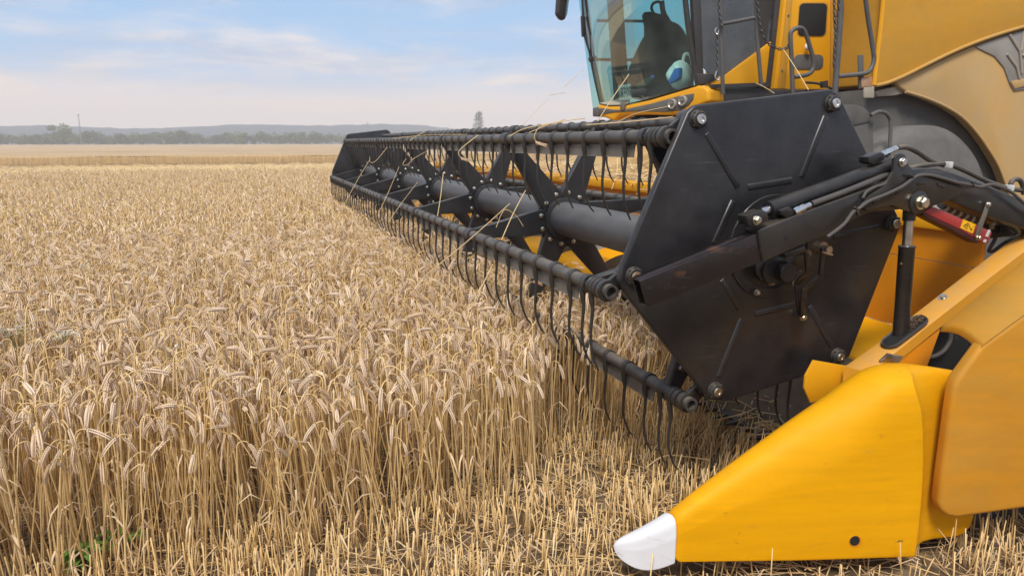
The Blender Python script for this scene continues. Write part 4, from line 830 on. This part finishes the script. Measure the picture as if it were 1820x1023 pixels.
def stalk(lod, rr):
    pm = PM(); h = rr.uniform(.54, .64); bend = R(rr.choice([rr.uniform(95, 140), rr.uniform(140, 175), rr.uniform(155, 186), rr.uniform(160, 186)])); neck = rr.uniform(.04, .085); el = rr.uniform(.050, .072)
    th = R(rr.uniform(-4, 6)); p = Vector((0, 0, 0)); pts = [p.copy()]; dirs = []
    ns = {0: 5, 1: 3, 2: 1}[lod]; nk = {0: 7, 1: 5, 2: 3}[lod]
    st = h - neck * .5
    if lod == 2: p = Vector((math.sin(th) * st * .35, 0, st * .35)); pts = [p.copy()]; st *= .65
    for i in range(ns):
        a = th + R(rr.uniform(-2.5, 2.5)); p = p + Vector((math.sin(a), 0, math.cos(a))) * (st / ns); pts.append(p.copy())
    a = th
    for i in range(nk):
        a = th + (bend * .82 - th) * ((i + 1) / nk) ** 1.1; p = p + Vector((math.sin(a), 0, math.cos(a))) * (neck / nk); pts.append(p.copy())
    r0 = rr.uniform(.0020, .0029); k = len(pts)
    ptube(pm, pts, [r0 * (1.15 - .55 * i / (k - 1)) * (1.5 if lod == 2 else 1) for i in range(k)], {0: 5, 1: 4, 2: 3}[lod], 0)
    if lod == 0 and rr.random() < .9:            # stem knots
        for q in (1, 3): ptube(pm, [pts[q] + Vector((0, 0, -.003)), pts[q], pts[q] + Vector((0, 0, .003))], [r0, r0 * 1.45, r0], 5, 0)
    # the ear follows on from the neck
    ne = {0: 12, 1: 9, 2: 4}[lod]; ep = [p.copy()]; ed = []
    for i in range(ne):
        a = bend * .82 + (bend - bend * .82) * (i + 1) / ne; d = Vector((math.sin(a), 0, math.cos(a))); p = p + d * (el / ne); ep.append(p.copy()); ed.append(d)
    if lod == 2:
        ptube(pm, ep, [.003, .0050, .0057, .0048, .002], 4, 1)
    else:
        yv = Vector((0, 1, 0))
        tw = rr.uniform(0, 3.14)
        for i in range(ne):
            d = ed[i]; nv = d.cross(yv); s0 = yv * math.cos(tw) + nv * math.sin(tw); s1 = d.cross(s0); k_ = (.55 + .45 * math.sin(math.pi * min(1, (i + 1.2) / (ne + .6))))
            for q, (sv, off) in enumerate(((s0, 0), (-s0, .5), (s1, .25), (-s1, .75))):
                if lod == 1 and q >= 2: continue
                c = ep[i] + d * (el / ne * off) + sv * .0026; ax = (d * .9 + sv * .28).normalized(); L_ = .0150 * k_ * (1 if lod == 0 else 1.15); wv = .0030 * k_ * (1 if lod == 0 else 1.3); b1 = ax.orthogonal().normalized(); b2 = ax.cross(b1)
                vs = [c, c + ax * L_] + [c + ax * (L_ * .42) + (b1 * math.cos(1.5708 * j) + b2 * math.sin(1.5708 * j)) * wv for j in range(4)]
                pm.add(vs, [f for j in range(4) for f in ((0, 2 + (j + 1) % 4, 2 + j), (1, 2 + j, 2 + (j + 1) % 4))], 1)
    # dry leaves
    for q in range({0: 2, 1: 1, 2: 0}[lod]):
        if rr.random() < .7:
            j = rr.randint(1, ns); z0 = pts[j].copy(); ph = rr.uniform(0, 6.28); o = Vector((math.cos(ph), math.sin(ph), 0)); L_ = rr.uniform(.06, .16); wv = rr.uniform(.0018, .004); s_ = Vector((-o.y, o.x, 0))
            lp = [z0, z0 + o * (L_ * .25) + Vector((0, 0, L_ * .2)), z0 + o * (L_ * .5) + Vector((0, 0, L_ * rr.uniform(-.1, .2))), z0 + o * (L_ * .6) + Vector((0, 0, -L_ * rr.uniform(.2, .6)))]
            ww = [wv * .6, wv, wv * .9, wv * .2]; rws = [[x - s_ * y, x + s_ * y] for x, y in zip(lp, ww)]; mb = MB().grid(rws); pm.add(mb.v, mb.f, 2)
    return pm
def stub(rr):
    pm = PM(); h = rr.uniform(.08, .19); a = rr.uniform(-.12, .12); t = Vector((math.sin(a) * h, 0, math.cos(a) * h)); r = rr.uniform(.0016, .0025)
    mb = MB().tube([Vector((0, 0, 0)), t * .5, t], [r, r, r * .9], 6, caps=True); pm.add(mb.v, mb.f, 0)
    if rr.random() < .45:
        ph = rr.uniform(0, 6.28); o = Vector((math.cos(ph), math.sin(ph), 0)); s_ = Vector((-o.y, o.x, 0)); z0 = t * rr.uniform(.3, .7); L_ = rr.uniform(.03, .09); lp = [z0, z0 + o * L_ * .5 + Vector((0, 0, L_ * .4)), z0 + o * L_ + Vector((0, 0, -L_ * .2))]
        mb = MB().grid([[x - s_ * y, x + s_ * y] for x, y in zip(lp, (.002, .003, .0008))]); pm.add(mb.v, mb.f, 2)
    return pm
def cutstalk(rr):
    pm = PM(); h = rr.uniform(.22, .42); a = rr.uniform(-.1, .25); pts = [Vector((math.sin(a * u) * h * u, rr.uniform(-.006, .006), math.cos(a * u) * h * u)) for u in (0, .35, .7, 1)]
    r = rr.uniform(.0018, .0026); mb = MB().tube(pts, [r, r, r * .9, r * .8], 5, caps=True); pm.add(mb.v, mb.f, 0); return pm
def lying(rr):
    pm = PM(); L_ = rr.uniform(.05, .26); k = rr.uniform(-.25, .25); pts = [Vector((L_ * (u - .5), k * L_ * (u - .5) ** 2 * 2, rr.uniform(-.003, .003))) for u in (0, .33, .66, 1)]
    mb = MB().tube(pts, rr.uniform(.0014, .0024), 4, caps=True); pm.add(mb.v, mb.f, rr.choice([0, 0, 2])); return pm
def scatter(name, protos, pos, tilt, sc, mats, tone=None, rotz=None, lab=None):
    n = len(pos); ch = nr.integers(0, len(protos), n); rz = nr.uniform(0, 6.2832, n) if rotz is None else rotz
    tn = nr.uniform(0, 1, n) if tone is None else tone
    cz, sz_ = np.cos(rz), np.sin(rz); Z = np.zeros(n); O = np.ones(n)
    Rz = np.stack([np.stack([cz, -sz_, Z], 1), np.stack([sz_, cz, Z], 1), np.stack([Z, Z, O], 1)], 1)
    tx, tyy = tilt[:, 0], tilt[:, 1]             # shear-free small tilt: rotate about y then x
    Ry = np.stack([np.stack([np.cos(tx), Z, np.sin(tx)], 1), np.stack([Z, O, Z], 1), np.stack([-np.sin(tx), Z, np.cos(tx)], 1)], 1)
    Rx = np.stack([np.stack([O, Z, Z], 1), np.stack([Z, np.cos(tyy), np.sin(tyy)], 1), np.stack([Z, -np.sin(tyy), np.cos(tyy)], 1)], 1)
    Mt = Ry @ Rx @ Rz
    Vs, Ls, Lt, Ms, Tn = [], [], [], [], []; base = 0
    for g, pm in enumerate(protos):
        idx = np.where(ch == g)[0]
        if not len(idx): continue
        pv = np.array(pm.v); k = len(idx); nv = len(pv)
        V = np.einsum('kij,nj->kni', Mt[idx] * sc[idx][:, None, None], pv) + pos[idx][:, None, :]
        Vs.append(V.reshape(-1, 3)); Tn.append(np.repeat(tn[idx], nv))
        fl = np.array([i for f in pm.f for i in f]); lt = np.array([len(f) for f in pm.f])
        Ls.append((fl[None, :] + (base + np.arange(k) * nv)[:, None]).ravel()); Lt.append(np.tile(lt, k)); Ms.append(np.tile(np.array(pm.m), k)); base += k * nv
    V = np.concatenate(Vs); Lp = np.concatenate(Ls); T = np.concatenate(Lt); Mi = np.concatenate(Ms); Tn = np.concatenate(Tn)
    me = bpy.data.meshes.new(name); me.vertices.add(len(V)); me.vertices.foreach_set('co', V.astype(np.float32).ravel())
    me.loops.add(len(Lp)); me.loops.foreach_set('vertex_index', Lp.astype(np.int32)); me.polygons.add(len(T))
    me.polygons.foreach_set('loop_start', np.concatenate([[0], np.cumsum(T)[:-1]]).astype(np.int32))
    for m in mats: me.materials.append(m)
    me.polygons.foreach_set('material_index', Mi.astype(np.int32)); me.update(calc_edges=True)
    at = me.attributes.new('tone', 'FLOAT', 'POINT'); at.data.foreach_set('value', Tn.astype(np.float32))
    o = bpy.data.objects.new(name, me); C.objects.link(o); o['kind'] = 'stuff'
    return o
def points(x0, x1, y0, y1, dens, margin=330):
    n = int((x1 - x0) * (y1 - y0) * dens); p = np.stack([nr.uniform(x0, x1, n), nr.uniform(y0, y1, n), np.zeros(n)], 1)
    px, py, z = pixv(p + [0, 0, .5]); return p[(z > .2) & (px > -margin) & (px < 1820 + margin)]
def field(p):                                     # slow spatial waves for lodging
    return np.stack([np.sin(p[:, 0] * 2.1 + 1.3 * np.sin(p[:, 1] * 1.7)) * .06 + np.sin(p[:, 0] * 6.3 + p[:, 1] * 4) * .05, np.sin(p[:, 1] * 2.6 + p[:, 0] * 1.1) * .06 + np.cos(p[:, 0] * 5.1 - p[:, 1] * 3) * .04], 1)
wr = random.Random(21)
P0 = [stalk(0, wr) for _ in range(36)]; P1_ = [stalk(1, wr) for _ in range(24)]; P2_ = [stalk(2, wr) for _ in range(16)]; PS = [stub(wr) for _ in range(24)]; PL = [lying(wr) for _ in range(16)]; PC = [cutstalk(wr) for _ in range(16)]
WM = [WSTEM, WEAR, WLEAF]
YE = .36                                          # the standing crop's near edge
XK = .27                                          # the knife
def edge(p): return YE + .52 * np.clip((p[:, 0] + .98) / .52, 0, 1) ** 1.5 - .14 * np.clip((p[:, 0] + .32) / .1, 0, 1) + .05 * np.sin(p[:, 0] * 3) + .04 * np.sin(p[:, 0] * 11 + 1)
def wheat(p, protos, name, sg=.050):
    n = len(p); tl = nr.normal(0, sg, (n, 2)) + field(p) * .6
    near = np.clip((p[:, 0] + .55) / .7, 0, 1) * (p[:, 1] < 8.7); tl[:, 0] += near * nr.uniform(-.05, .28, n)      # swept towards the knife by the reel
    fr = np.clip(1 - (p[:, 1] - YE) / .25, 0, 1) * (p[:, 1] < 2); tl += nr.normal(0, .13, (n, 2)) * fr[:, None]
    sc = nr.normal(1, .085, n) * (1 - .0 * near)
    sc = np.where((near > .25), sc * (1 - .10 * near), sc)
    return scatter(name, protos, p, tl, sc, WM, tone=np.clip(nr.normal(.5, .24, n), 0, 1))
p = points(-7, XK + .06, .25, 2.3, 680); thin = nr.uniform(0, 1, len(p)) < .30; p = p[(p[:, 1] > edge(p) + .06 * nr.normal(0, 1, len(p))) | ((p[:, 1] > edge(p) - .24) & thin & (p[:, 0] < -1.0))]; wheat(p, P0, 'standing_wheat')
p = points(-8, XK + .04, 2.3, 5.2, 640); wheat(p, P1_, 'standing_wheat')
p = points(-12, XK + .02, 5.2, 9.0, 520); wheat(p, P2_, 'standing_wheat')
p = points(-26, 22, 9.0, Y1, 300, 150); wheat(p, P2_, 'standing_wheat')
# front edge of the second crop and the straw between
p = points(-75, 60, Y2, Y2 + 2.2, 70, 100); n = len(p); scatter('far_wheat_edge', P2_, p, nr.normal(0, .1, (n, 2)), nr.normal(1.0, .08, n) * 1.0, [WSTEM, WSTEM, WLEAF], tone=nr.uniform(.35, .9, n))
p = points(-55, 45, Y1 - .3, Y2, 14, 100); n = len(p); p[:, 2] = nr.uniform(.02, .16, n); scatter('loose_swath_straw', PL, p, nr.normal(0, .15, (n, 2)), nr.uniform(2, 4.5, n), [WSTEM, WSTEM, WLEAF], tone=nr.uniform(.8, 1, n))
# stubble and litter on the cut side
p = points(-5, 2.6, -2.0, 1.1, 780); p = p[(p[:, 1] < edge(p) + .06) | (p[:, 0] > XK)]; p = p[(np.hypot(p[:, 0] - CAM.x, p[:, 1] - CAM.y) > .8)]
p = p[~((p[:, 0] > -.85) & (p[:, 0] < .42) & (p[:, 1] > -.76) & (p[:, 1] < -.2) & (nr.uniform(0, 1, len(p)) < .88))]; p = p[~((p[:, 0] > -.3) & (p[:, 1] < -.80) & (nr.uniform(0, 1, len(p)) < .45))]; row = .125; p[:, 1] = np.round(p[:, 1] / row) * row + nr.normal(0, .028, len(p))
n = len(p); scatter('stubble', PS, p, nr.normal(0, .10, (n, 2)), nr.normal(1, .14, n), [WSTEM, WEAR, WLEAF], tone=np.clip(nr.normal(.46, .24, n), 0, 1))
p = points(.2, 6, 1.1, 8.8, 150); n = len(p); scatter('stubble', PS, p, nr.normal(0, .10, (n, 2)), nr.normal(1, .14, n), [WSTEM, WEAR, WLEAF], tone=nr.uniform(.2, 1, n))
p = points(-5, 2.6, -2.0, 1.6, 650); n = len(p); p[:, 2] = nr.uniform(.012, .05, n); p = p[(p[:, 1] < 1.6)]
n = len(p); scatter('straw_litter', PL, p, nr.normal(0, .22, (n, 2)), nr.uniform(.6, 1.1, n), WM, tone=np.clip(nr.normal(.5, .3, n), 0, 1))
# cut stalks sagging back towards the knife under the reel
p = points(-.05, .62, .05, 1.6, 620); n = len(p); tl = nr.normal(0, .14, (n, 2)); tl[:, 0] += nr.uniform(.05, .75, n) * np.clip((p[:, 0] + .2) / .5, 0, 1); tl[:, 1] -= nr.uniform(-.2, .3, n)
scatter('bent_cut_stalks', PC, p, tl, nr.uniform(.55, 1.0, n), WM, tone=np.clip(nr.normal(.42, .22, n), 0, 1))
n = 420; p = np.stack([nr.uniform(.30, .66, n), nr.uniform(-.05, 2.2, n), np.zeros(n)], 1); p[:, 2] = .205 + (p[:, 0] - .34).clip(0) * .48 + nr.uniform(0, .03, n)
scatter('cut_straw_on_floor', PL, p, nr.normal(0, .2, (n, 2)), nr.uniform(.8, 1.4, n), WM, tone=nr.uniform(.2, .9, n))
# straw caught on the header's top beam
n = 520; p = np.stack([nr.uniform(.92, 1.5, n), nr.uniform(1.2, 6.5, n), nr.uniform(1.08, 1.22, n)], 1); scatter('straw_heap', PL, p, nr.normal(0, .3, (n, 2)), nr.uniform(1.2, 2.4, n), WM, tone=nr.uniform(.4, 1, n))

# ================================================================== trees, poles, weeds
LEAF = [mat('far_foliage', (.056, .100, .020), .8, var=.45, vscale=.35), mat('far_foliage_pale', (.080, .125, .028), .8, var=.4, vscale=.4), mat('far_foliage_dark', (.036, .068, .022), .8, var=.4, vscale=.4)]
BARK = mat('tree_bark', (.07, .055, .04), .9)
def crown_mesh(seed, h, wd, tall=False, m=0):
    rr = random.Random(seed); mb = MB(); lobes = []
    for i in range(11 if not tall else 12):
        if tall: z = h * (.18 + .8 * i / 12); r = wd * .5 * (math.sin(math.pi * min(1, .16 + .84 * (i / 12) ** .85)) * .8 + .25); lobes.append((rr.uniform(-.12, .12) * wd, rr.uniform(-.12, .12) * wd, z, r, r * 1.2))
        else:
            z = h * rr.uniform(.25, .85); k = 1 - abs(z / h - .5) * 1.0; r = wd * rr.uniform(.17, .30); lobes.append((rr.uniform(-.42, .42) * wd * k, rr.uniform(-.4, .4) * wd * k, z, r, r * rr.uniform(.7, 1.0)))
    for lx, ly, lz, r, rz in lobes:
        for j in range(120):
            t, u = rr.uniform(0, 6.2832), rr.uniform(-1, 1); s_ = math.sqrt(1 - u * u); q = rr.uniform(.55, 1.08)
            c = Vector((lx + r * s_ * math.cos(t) * q, ly + r * s_ * math.sin(t) * q, max(.25, lz + rz * u * q))); a = Vector((rr.gauss(0, 1), rr.gauss(0, 1), rr.gauss(0, 1))).normalized(); b = a.orthogonal().normalized(); e = a.cross(b); sz = rr.uniform(.16, .36) * (wd / 6) ** .5
            mb.add([c + b * sz, c + e * sz * .7, c - b * sz, c - e * sz * .7], [(0, 1, 2, 3)])
    return mb.build('crown', LEAF[m], mesh_only=True, smooth=0)
def trunk_mesh(seed, h):
    rr = random.Random(seed); mb = MB(); mb.tube([Vector((0, 0, -.1)), Vector((.05, 0, h * .3)), Vector((-.05, .05, h * .75))], [.22, .17, .05], 7)
    for i in range(5):
        z = h * rr.uniform(.2, .55); t = rr.uniform(0, 6.28); mb.tube([Vector((0, 0, z)), Vector((math.cos(t) * h * .12, math.sin(t) * h * .12, z + h * .14)), Vector((math.cos(t) * h * .2, math.sin(t) * h * .2, z + h * .3))], [.09, .06, .02], 5)
    return mb.build('trunk', BARK, mesh_only=True)
def tree(loc, cr_, tr_, s, rz, label, group=None, name='field_edge_tree'):
    t = thing(name, loc, label, 'tree', group)
    for nme, me in (('trunk', tr_), ('crown', cr_)):
        o = bpy.data.objects.new(nme, me); C.objects.link(o); o.parent = t
    t.scale = s; t.rotation_euler = (0, 0, rz); return t
CRS = [crown_mesh(30 + i, 6.0, 6.5, m=i % 3) for i in range(7)]; TRS = [trunk_mesh(60 + i, 6.0) for i in range(3)]
tr = random.Random(8)
def far(px, Yd):                                  # a spot on the flat land at distance Yd behind a photo column
    d = ray(px, 255); return Vector((CAM.x + d.x / d.y * (Yd - CAM.y), Yd, 0))
px = -150.0; k = 0
while px < 1075:
    Yd = 326 + tr.uniform(0, 14); hgt = tr.uniform(.60, 1.02) * (1 if px < 640 else .9)
    if px < 45: hgt = tr.uniform(.7, .9)
    tree(far(px, Yd), CRS[k % 7], TRS[k % 3], (hgt * tr.uniform(.95, 1.5), hgt * 1.2, hgt), tr.uniform(0, 6.28), 'hazy grey green tree in the unbroken row along the far edge of the wheat field', 'trees along the far edge of the field')
    px += tr.uniform(12, 21); k += 1
tree(far(111, 322), CRS[1], TRS[0], (1.35, 1.3, 1.32), 1.0, 'broadest, tallest round tree of the far row, standing a little left of the thin pole')
pop = crown_mesh(77, 14.5, 4.6, True, 2); tree(far(852, 300), pop, trunk_mesh(78, 14.5), (1.05, 1.05, 1.0), .4, 'tall narrow poplar rising alone above the far tree row behind the reel', name='poplar_tree')
tree(far(945, 345), CRS[2], TRS[1], (1.15, 1.1, 1.12), 2.0, 'low round tree right of the tall poplar, just above the reel'); tree(far(965, 352), CRS[4], TRS[1], (1.3, 1.2, 1.22), 2.6, 'second round tree right of the tall poplar, partly merged with its neighbour')
POLEM = mat('grey_pole', (.16, .15, .14), .8)
for pxp, top, Yd, lb in ((145, 207, 318, 'thin grey utility pole in front of the far tree row near the tallest tree'), (655, 216, 420, 'tiny distant utility pole on the horizon above the far end of the reel')):
    b_ = far(pxp, Yd); hgt = (252 - top) / F * (Yd - CAM.y) * .95 + 1.4
    po = thing('utility_pole', b_, lb, 'pole'); MB().tube([b_, b_ + Vector((0, 0, hgt))], [.20, .13], 8).build('pole_shaft', POLEM, po); MB().bar(b_ + Vector((-.7, 0, hgt - .5)), b_ + Vector((.7, 0, hgt - .5)), .12, .12).build('cross_arm', POLEM, po)
GREEN = mat('weed_leaf', (.13, .24, .03), .6, var=.4, vscale=30); UMB = mat('umbel_flower', (.55, .50, .38), .8, var=.3, vscale=60); GST = mat('weed_stem', (.34, .30, .14), .7)
def weed(px, py, n, sz, label):
    c = A(px, py, Z=.02); t = thing('weed_plant', c, label, 'weed'); rr = random.Random(px); mb = MB(); stm = MB()
    for i in range(n):
        an = rr.uniform(0, 6.28); o = Vector((math.cos(an), math.sin(an), 0)); s_ = Vector((-o.y, o.x, 0)); h = rr.uniform(.25, 1) * sz; b = c + Vector((0, 0, h * .8)) + o * rr.uniform(0, .03); L_ = sz * rr.uniform(.3, .6); wv = L_ * rr.uniform(.10, .2)
        lp = [b, b + o * L_ * .4 + Vector((0, 0, L_ * .25)), b + o * L_ * .8 + Vector((0, 0, L_ * .2)), b + o * L_ + Vector((0, 0, 0))]
        mb.grid([[x - s_ * y, x + s_ * y] for x, y in zip(lp, (.001, wv, wv * .7, .0005))])
        if i % 5 == 0: stm.tube([c, b], .0025, 5)
    mb.build('weed_leaves', GREEN, t, smooth=60); stm.build('weed_stems', GST, t)
weed(150, 1018, 110, .11, 'small bright green weed low on the ground among the foremost stubble'); weed(228, 985, 16, .12, 'narrow dark green grass weed among the stalks, deeper in than the bright one')
def umbel(px, py, Yd, label, seed):
    top = A(px, py, Y=Yd); c = Vector((top.x, Yd, 0)); rr = random.Random(seed); t = thing('flowering_weed', c, label, 'weed'); st_ = MB(); fl_ = MB(); fork = Vector((top.x, Yd, top.z - .12)); st_.tube([c, fork], .003, 6)
    for i in range(26):
        a = rr.uniform(0, 6.28); r = .06 * math.sqrt(rr.random()); q = top + Vector((math.cos(a) * r, math.sin(a) * r, rr.uniform(-.012, .012) - r * r * 2)); st_.tube([fork, fork + (q - fork) * .6 + Vector((0, 0, .01)), q], .0011, 4)
        for j in range(9):
            e = q + Vector((rr.uniform(-.012, .012), rr.uniform(-.012, .012), rr.uniform(-.003, .004))); fl_.add([e + Vector((.0035, 0, 0)), e + Vector((0, .0035, .001)), e - Vector((.0035, 0, 0)), e - Vector((0, .0035, -.001))], [(0, 1, 2, 3)])
    st_.build('weed_stems', GST, t); fl_.build('flower_heads', UMB, t, smooth=0)
umbel(28, 583, 1.5, 'pale flat topped flowering weed among the wheat ears, the one nearest the picture edge', 1); umbel(112, 592, 1.35, 'pale flat topped flowering weed among the wheat ears, the broad one farther in', 2); umbel(52, 566, 1.9, 'pale flat topped flowering weed in the wheat, the highest and farthest of its cluster', 3)

# ================================================================== single straws caught on the reel or blowing off it
SM = mat('straw', (.62, .44, .22), .5, var=.2, vscale=30); EM = mat('straw_ear', (.56, .40, .26), .6)
def straw(pts, Y, label, r=.0024, ear=False):
    Yl = Y if isinstance(Y, (list, tuple)) else [Y] * len(pts)
    P_ = spline([A(x, y, Y=yy) for (x, y), yy in zip(pts, Yl)], 6); o = tag(MB().tube(P_, r, 6).build('loose_straw', SM), label, 'straw')
    if ear:
        k = max(2, len(P_) // 3); e = P_[-k:]; d_ = MB(); n = 14; rr = random.Random(3)
        for i in range(n):
            u = i / n * (len(e) - 1); j = min(int(u), len(e) - 2); c = e[j] + (e[j + 1] - e[j]) * (u - j); ax = (e[j + 1] - e[j]).normalized(); sv = ax.orthogonal().normalized(); sv = Matrix.Rotation(i * 2.2, 3, ax) @ sv; a2 = (ax + sv * .5).normalized(); b1 = a2.orthogonal(); b2 = a2.cross(b1); s_ = Y[0] / 3.5 if isinstance(Y, list) else 1
            d_.add([c, c + a2 * .02] + [c + a2 * .008 + (b1 * math.cos(1.57 * q) + b2 * math.sin(1.57 * q)) * .005 for q in range(4)], [f for q in range(4) for f in ((0, 2 + (q + 1) % 4, 2 + q), (1, 2 + q, 2 + (q + 1) % 4))])
        d_.build('straw_ear', EM, o, smooth=0)
    return o
straw([(607, 372), (640, 312), (658, 283)], [5.2, 5.4, 5.6], 'straw leaning across the farthest visible stretch of the front tine bar', .0024)
straw([(676, 373), (694, 333), (709, 297)], [3.9, 4.1, 4.4], 'straw leaning on the front tine bar before the third farthest tube section', .002)
straw([(690, 395), (716, 358), (742, 324)], [3.1, 3.3, 3.6], 'slanting straw crossing the front tine bar in the middle of the reel', .0018)
straw([(777, 388), (783, 350), (788, 307)], [2.6, 2.7, 2.9], 'nearly upright straw standing before the centre tube', .0026)
straw([(758, 488), (835, 425), (906, 362)], [1.35, 1.45, 1.6], 'long straw lying diagonally across the front tine bar and the tube', .0026)
straw([(889, 432), (912, 380), (936, 335)], [1.2, 1.3, 1.4], 'steep straw crossing the tube beside the long diagonal one', .0026)
straw([(836, 550), (856, 510), (876, 470)], [1.05, 1.05, 1.1], 'straw hanging among the tines below the front tine bar', .0024)
straw([(882, 404), (893, 377), (902, 373), (918, 384), (930, 402)], [1.35] * 5, 'thin hooked straw hanging on the near tube section', .0018)
straw([(1042, 222), (1110, 217), (1196, 208)], [.62, .5, .4], 'straw lying along the top rear tine bar close to the end plate', .0022)
straw([(1062, 216), (1085, 180), (1118, 132)], [.75, .75, .75], 'straight straw sticking up in front of the cab windscreen', .0020)
straw([(1096, 218), (1130, 202), (1188, 189)], [.7, .7, .7], 'thin curved straw below the cab light ledge', .0014)
straw([(728, 250), (742, 241), (756, 233)], 3.0, 'short straw sticking up from the far part of the upper tine bar', .0018)
straw([(1000, 217), (963, 224), (952, 236), (950, 246), (956, 254), (968, 258)], 1.02, 'hooked straw with a pale ear curled over the upper tine bar', .002, True)
straw([(850, 240), (822, 262), (815, 272), (820, 281), (828, 284)], 1.8, 'hooked straw with its ear curled under the upper tine bar, farther off', .0024, True)
straw([(760, 268), (735, 282), (724, 293), (716, 292), (722, 282)], 3.1, 'dry hooked stalk caught among the tines near the far end', .0018)
straw([(688, 262), (668, 286), (658, 288), (657, 278)], 4.0, 'dry bent stalk caught behind the upper tines at the far end', .002)
straw([(700, 246), (760, 240), (830, 239)], [3.2, 2.9, 2.5], 'long straw lying on top of the upper tine bar towards the far end', .0018)
straw([(905, 243), (935, 228), (1010, 214), (1040, 211)], [1.3, 1.25, 1.15, 1.1], 'long pale straw lying over both upper tine bars', .0022)
straw([(940, 236), (975, 222), (1005, 212)], [1.2, 1.2, 1.2], 'second straw lying over the upper tine bars, shorter than its neighbour', .002)
straw([(1002, 155), (1018, 140), (1037, 124)], 1.6, 'pale straw flying in the air before the sky, the uppermost one', .0016)
straw([(976, 170), (990, 167), (1005, 165)], 1.6, 'short straw flying level in the air below the uppermost one', .0013)
straw([(930, 222), (950, 200), (975, 175)], 1.7, 'fine straw rising from the reel into the air', .0010)
straw([(1392, 88), (1412, 118), (1437, 160)], [.3, .25, .1], 'slanting straw caught on the handrail above the end plate', .0018)
straw([(1344, 148), (1360, 156), (1376, 166)], .12, 'short straw lying at the top edge of the end plate', .0018)
straw([(1150, 338), (1165, 318), (1178, 300)], 1.0, 'short bright straw standing behind the upper tines near the end plate', .002)
straw([(1148, 830), (1185, 809), (1250, 815), (1262, 818)], [.35, .32, .28, .27], 'pale bent straw lying over the stubble before the yellow divider', .0024)
straw([(1310, 740), (1350, 722), (1385, 712)], [.5, .5, .5], 'short straw lying on the bare patch under the end plate', .0022)

# ================================================================== haze
hm = bpy.data.materials.new('thin_dusty_air'); hm.use_nodes = True; t = hm.node_tree; t.nodes.clear()
o = nd(t, 'ShaderNodeOutputMaterial'); pv = nd(t, 'ShaderNodeVolumePrincipled'); pv.inputs['Color'].default_value = (.89, .89, .92, 1); pv.inputs['Density'].default_value = .00125; pv.inputs['Anisotropy'].default_value = .0
t.links.new(pv.outputs[0], o.inputs['Volume'])
HAZE = MB().box((0, 370, 14), 1900, 800, 30).build('haze', hm, smooth=0); HAZE['kind'] = 'stuff'
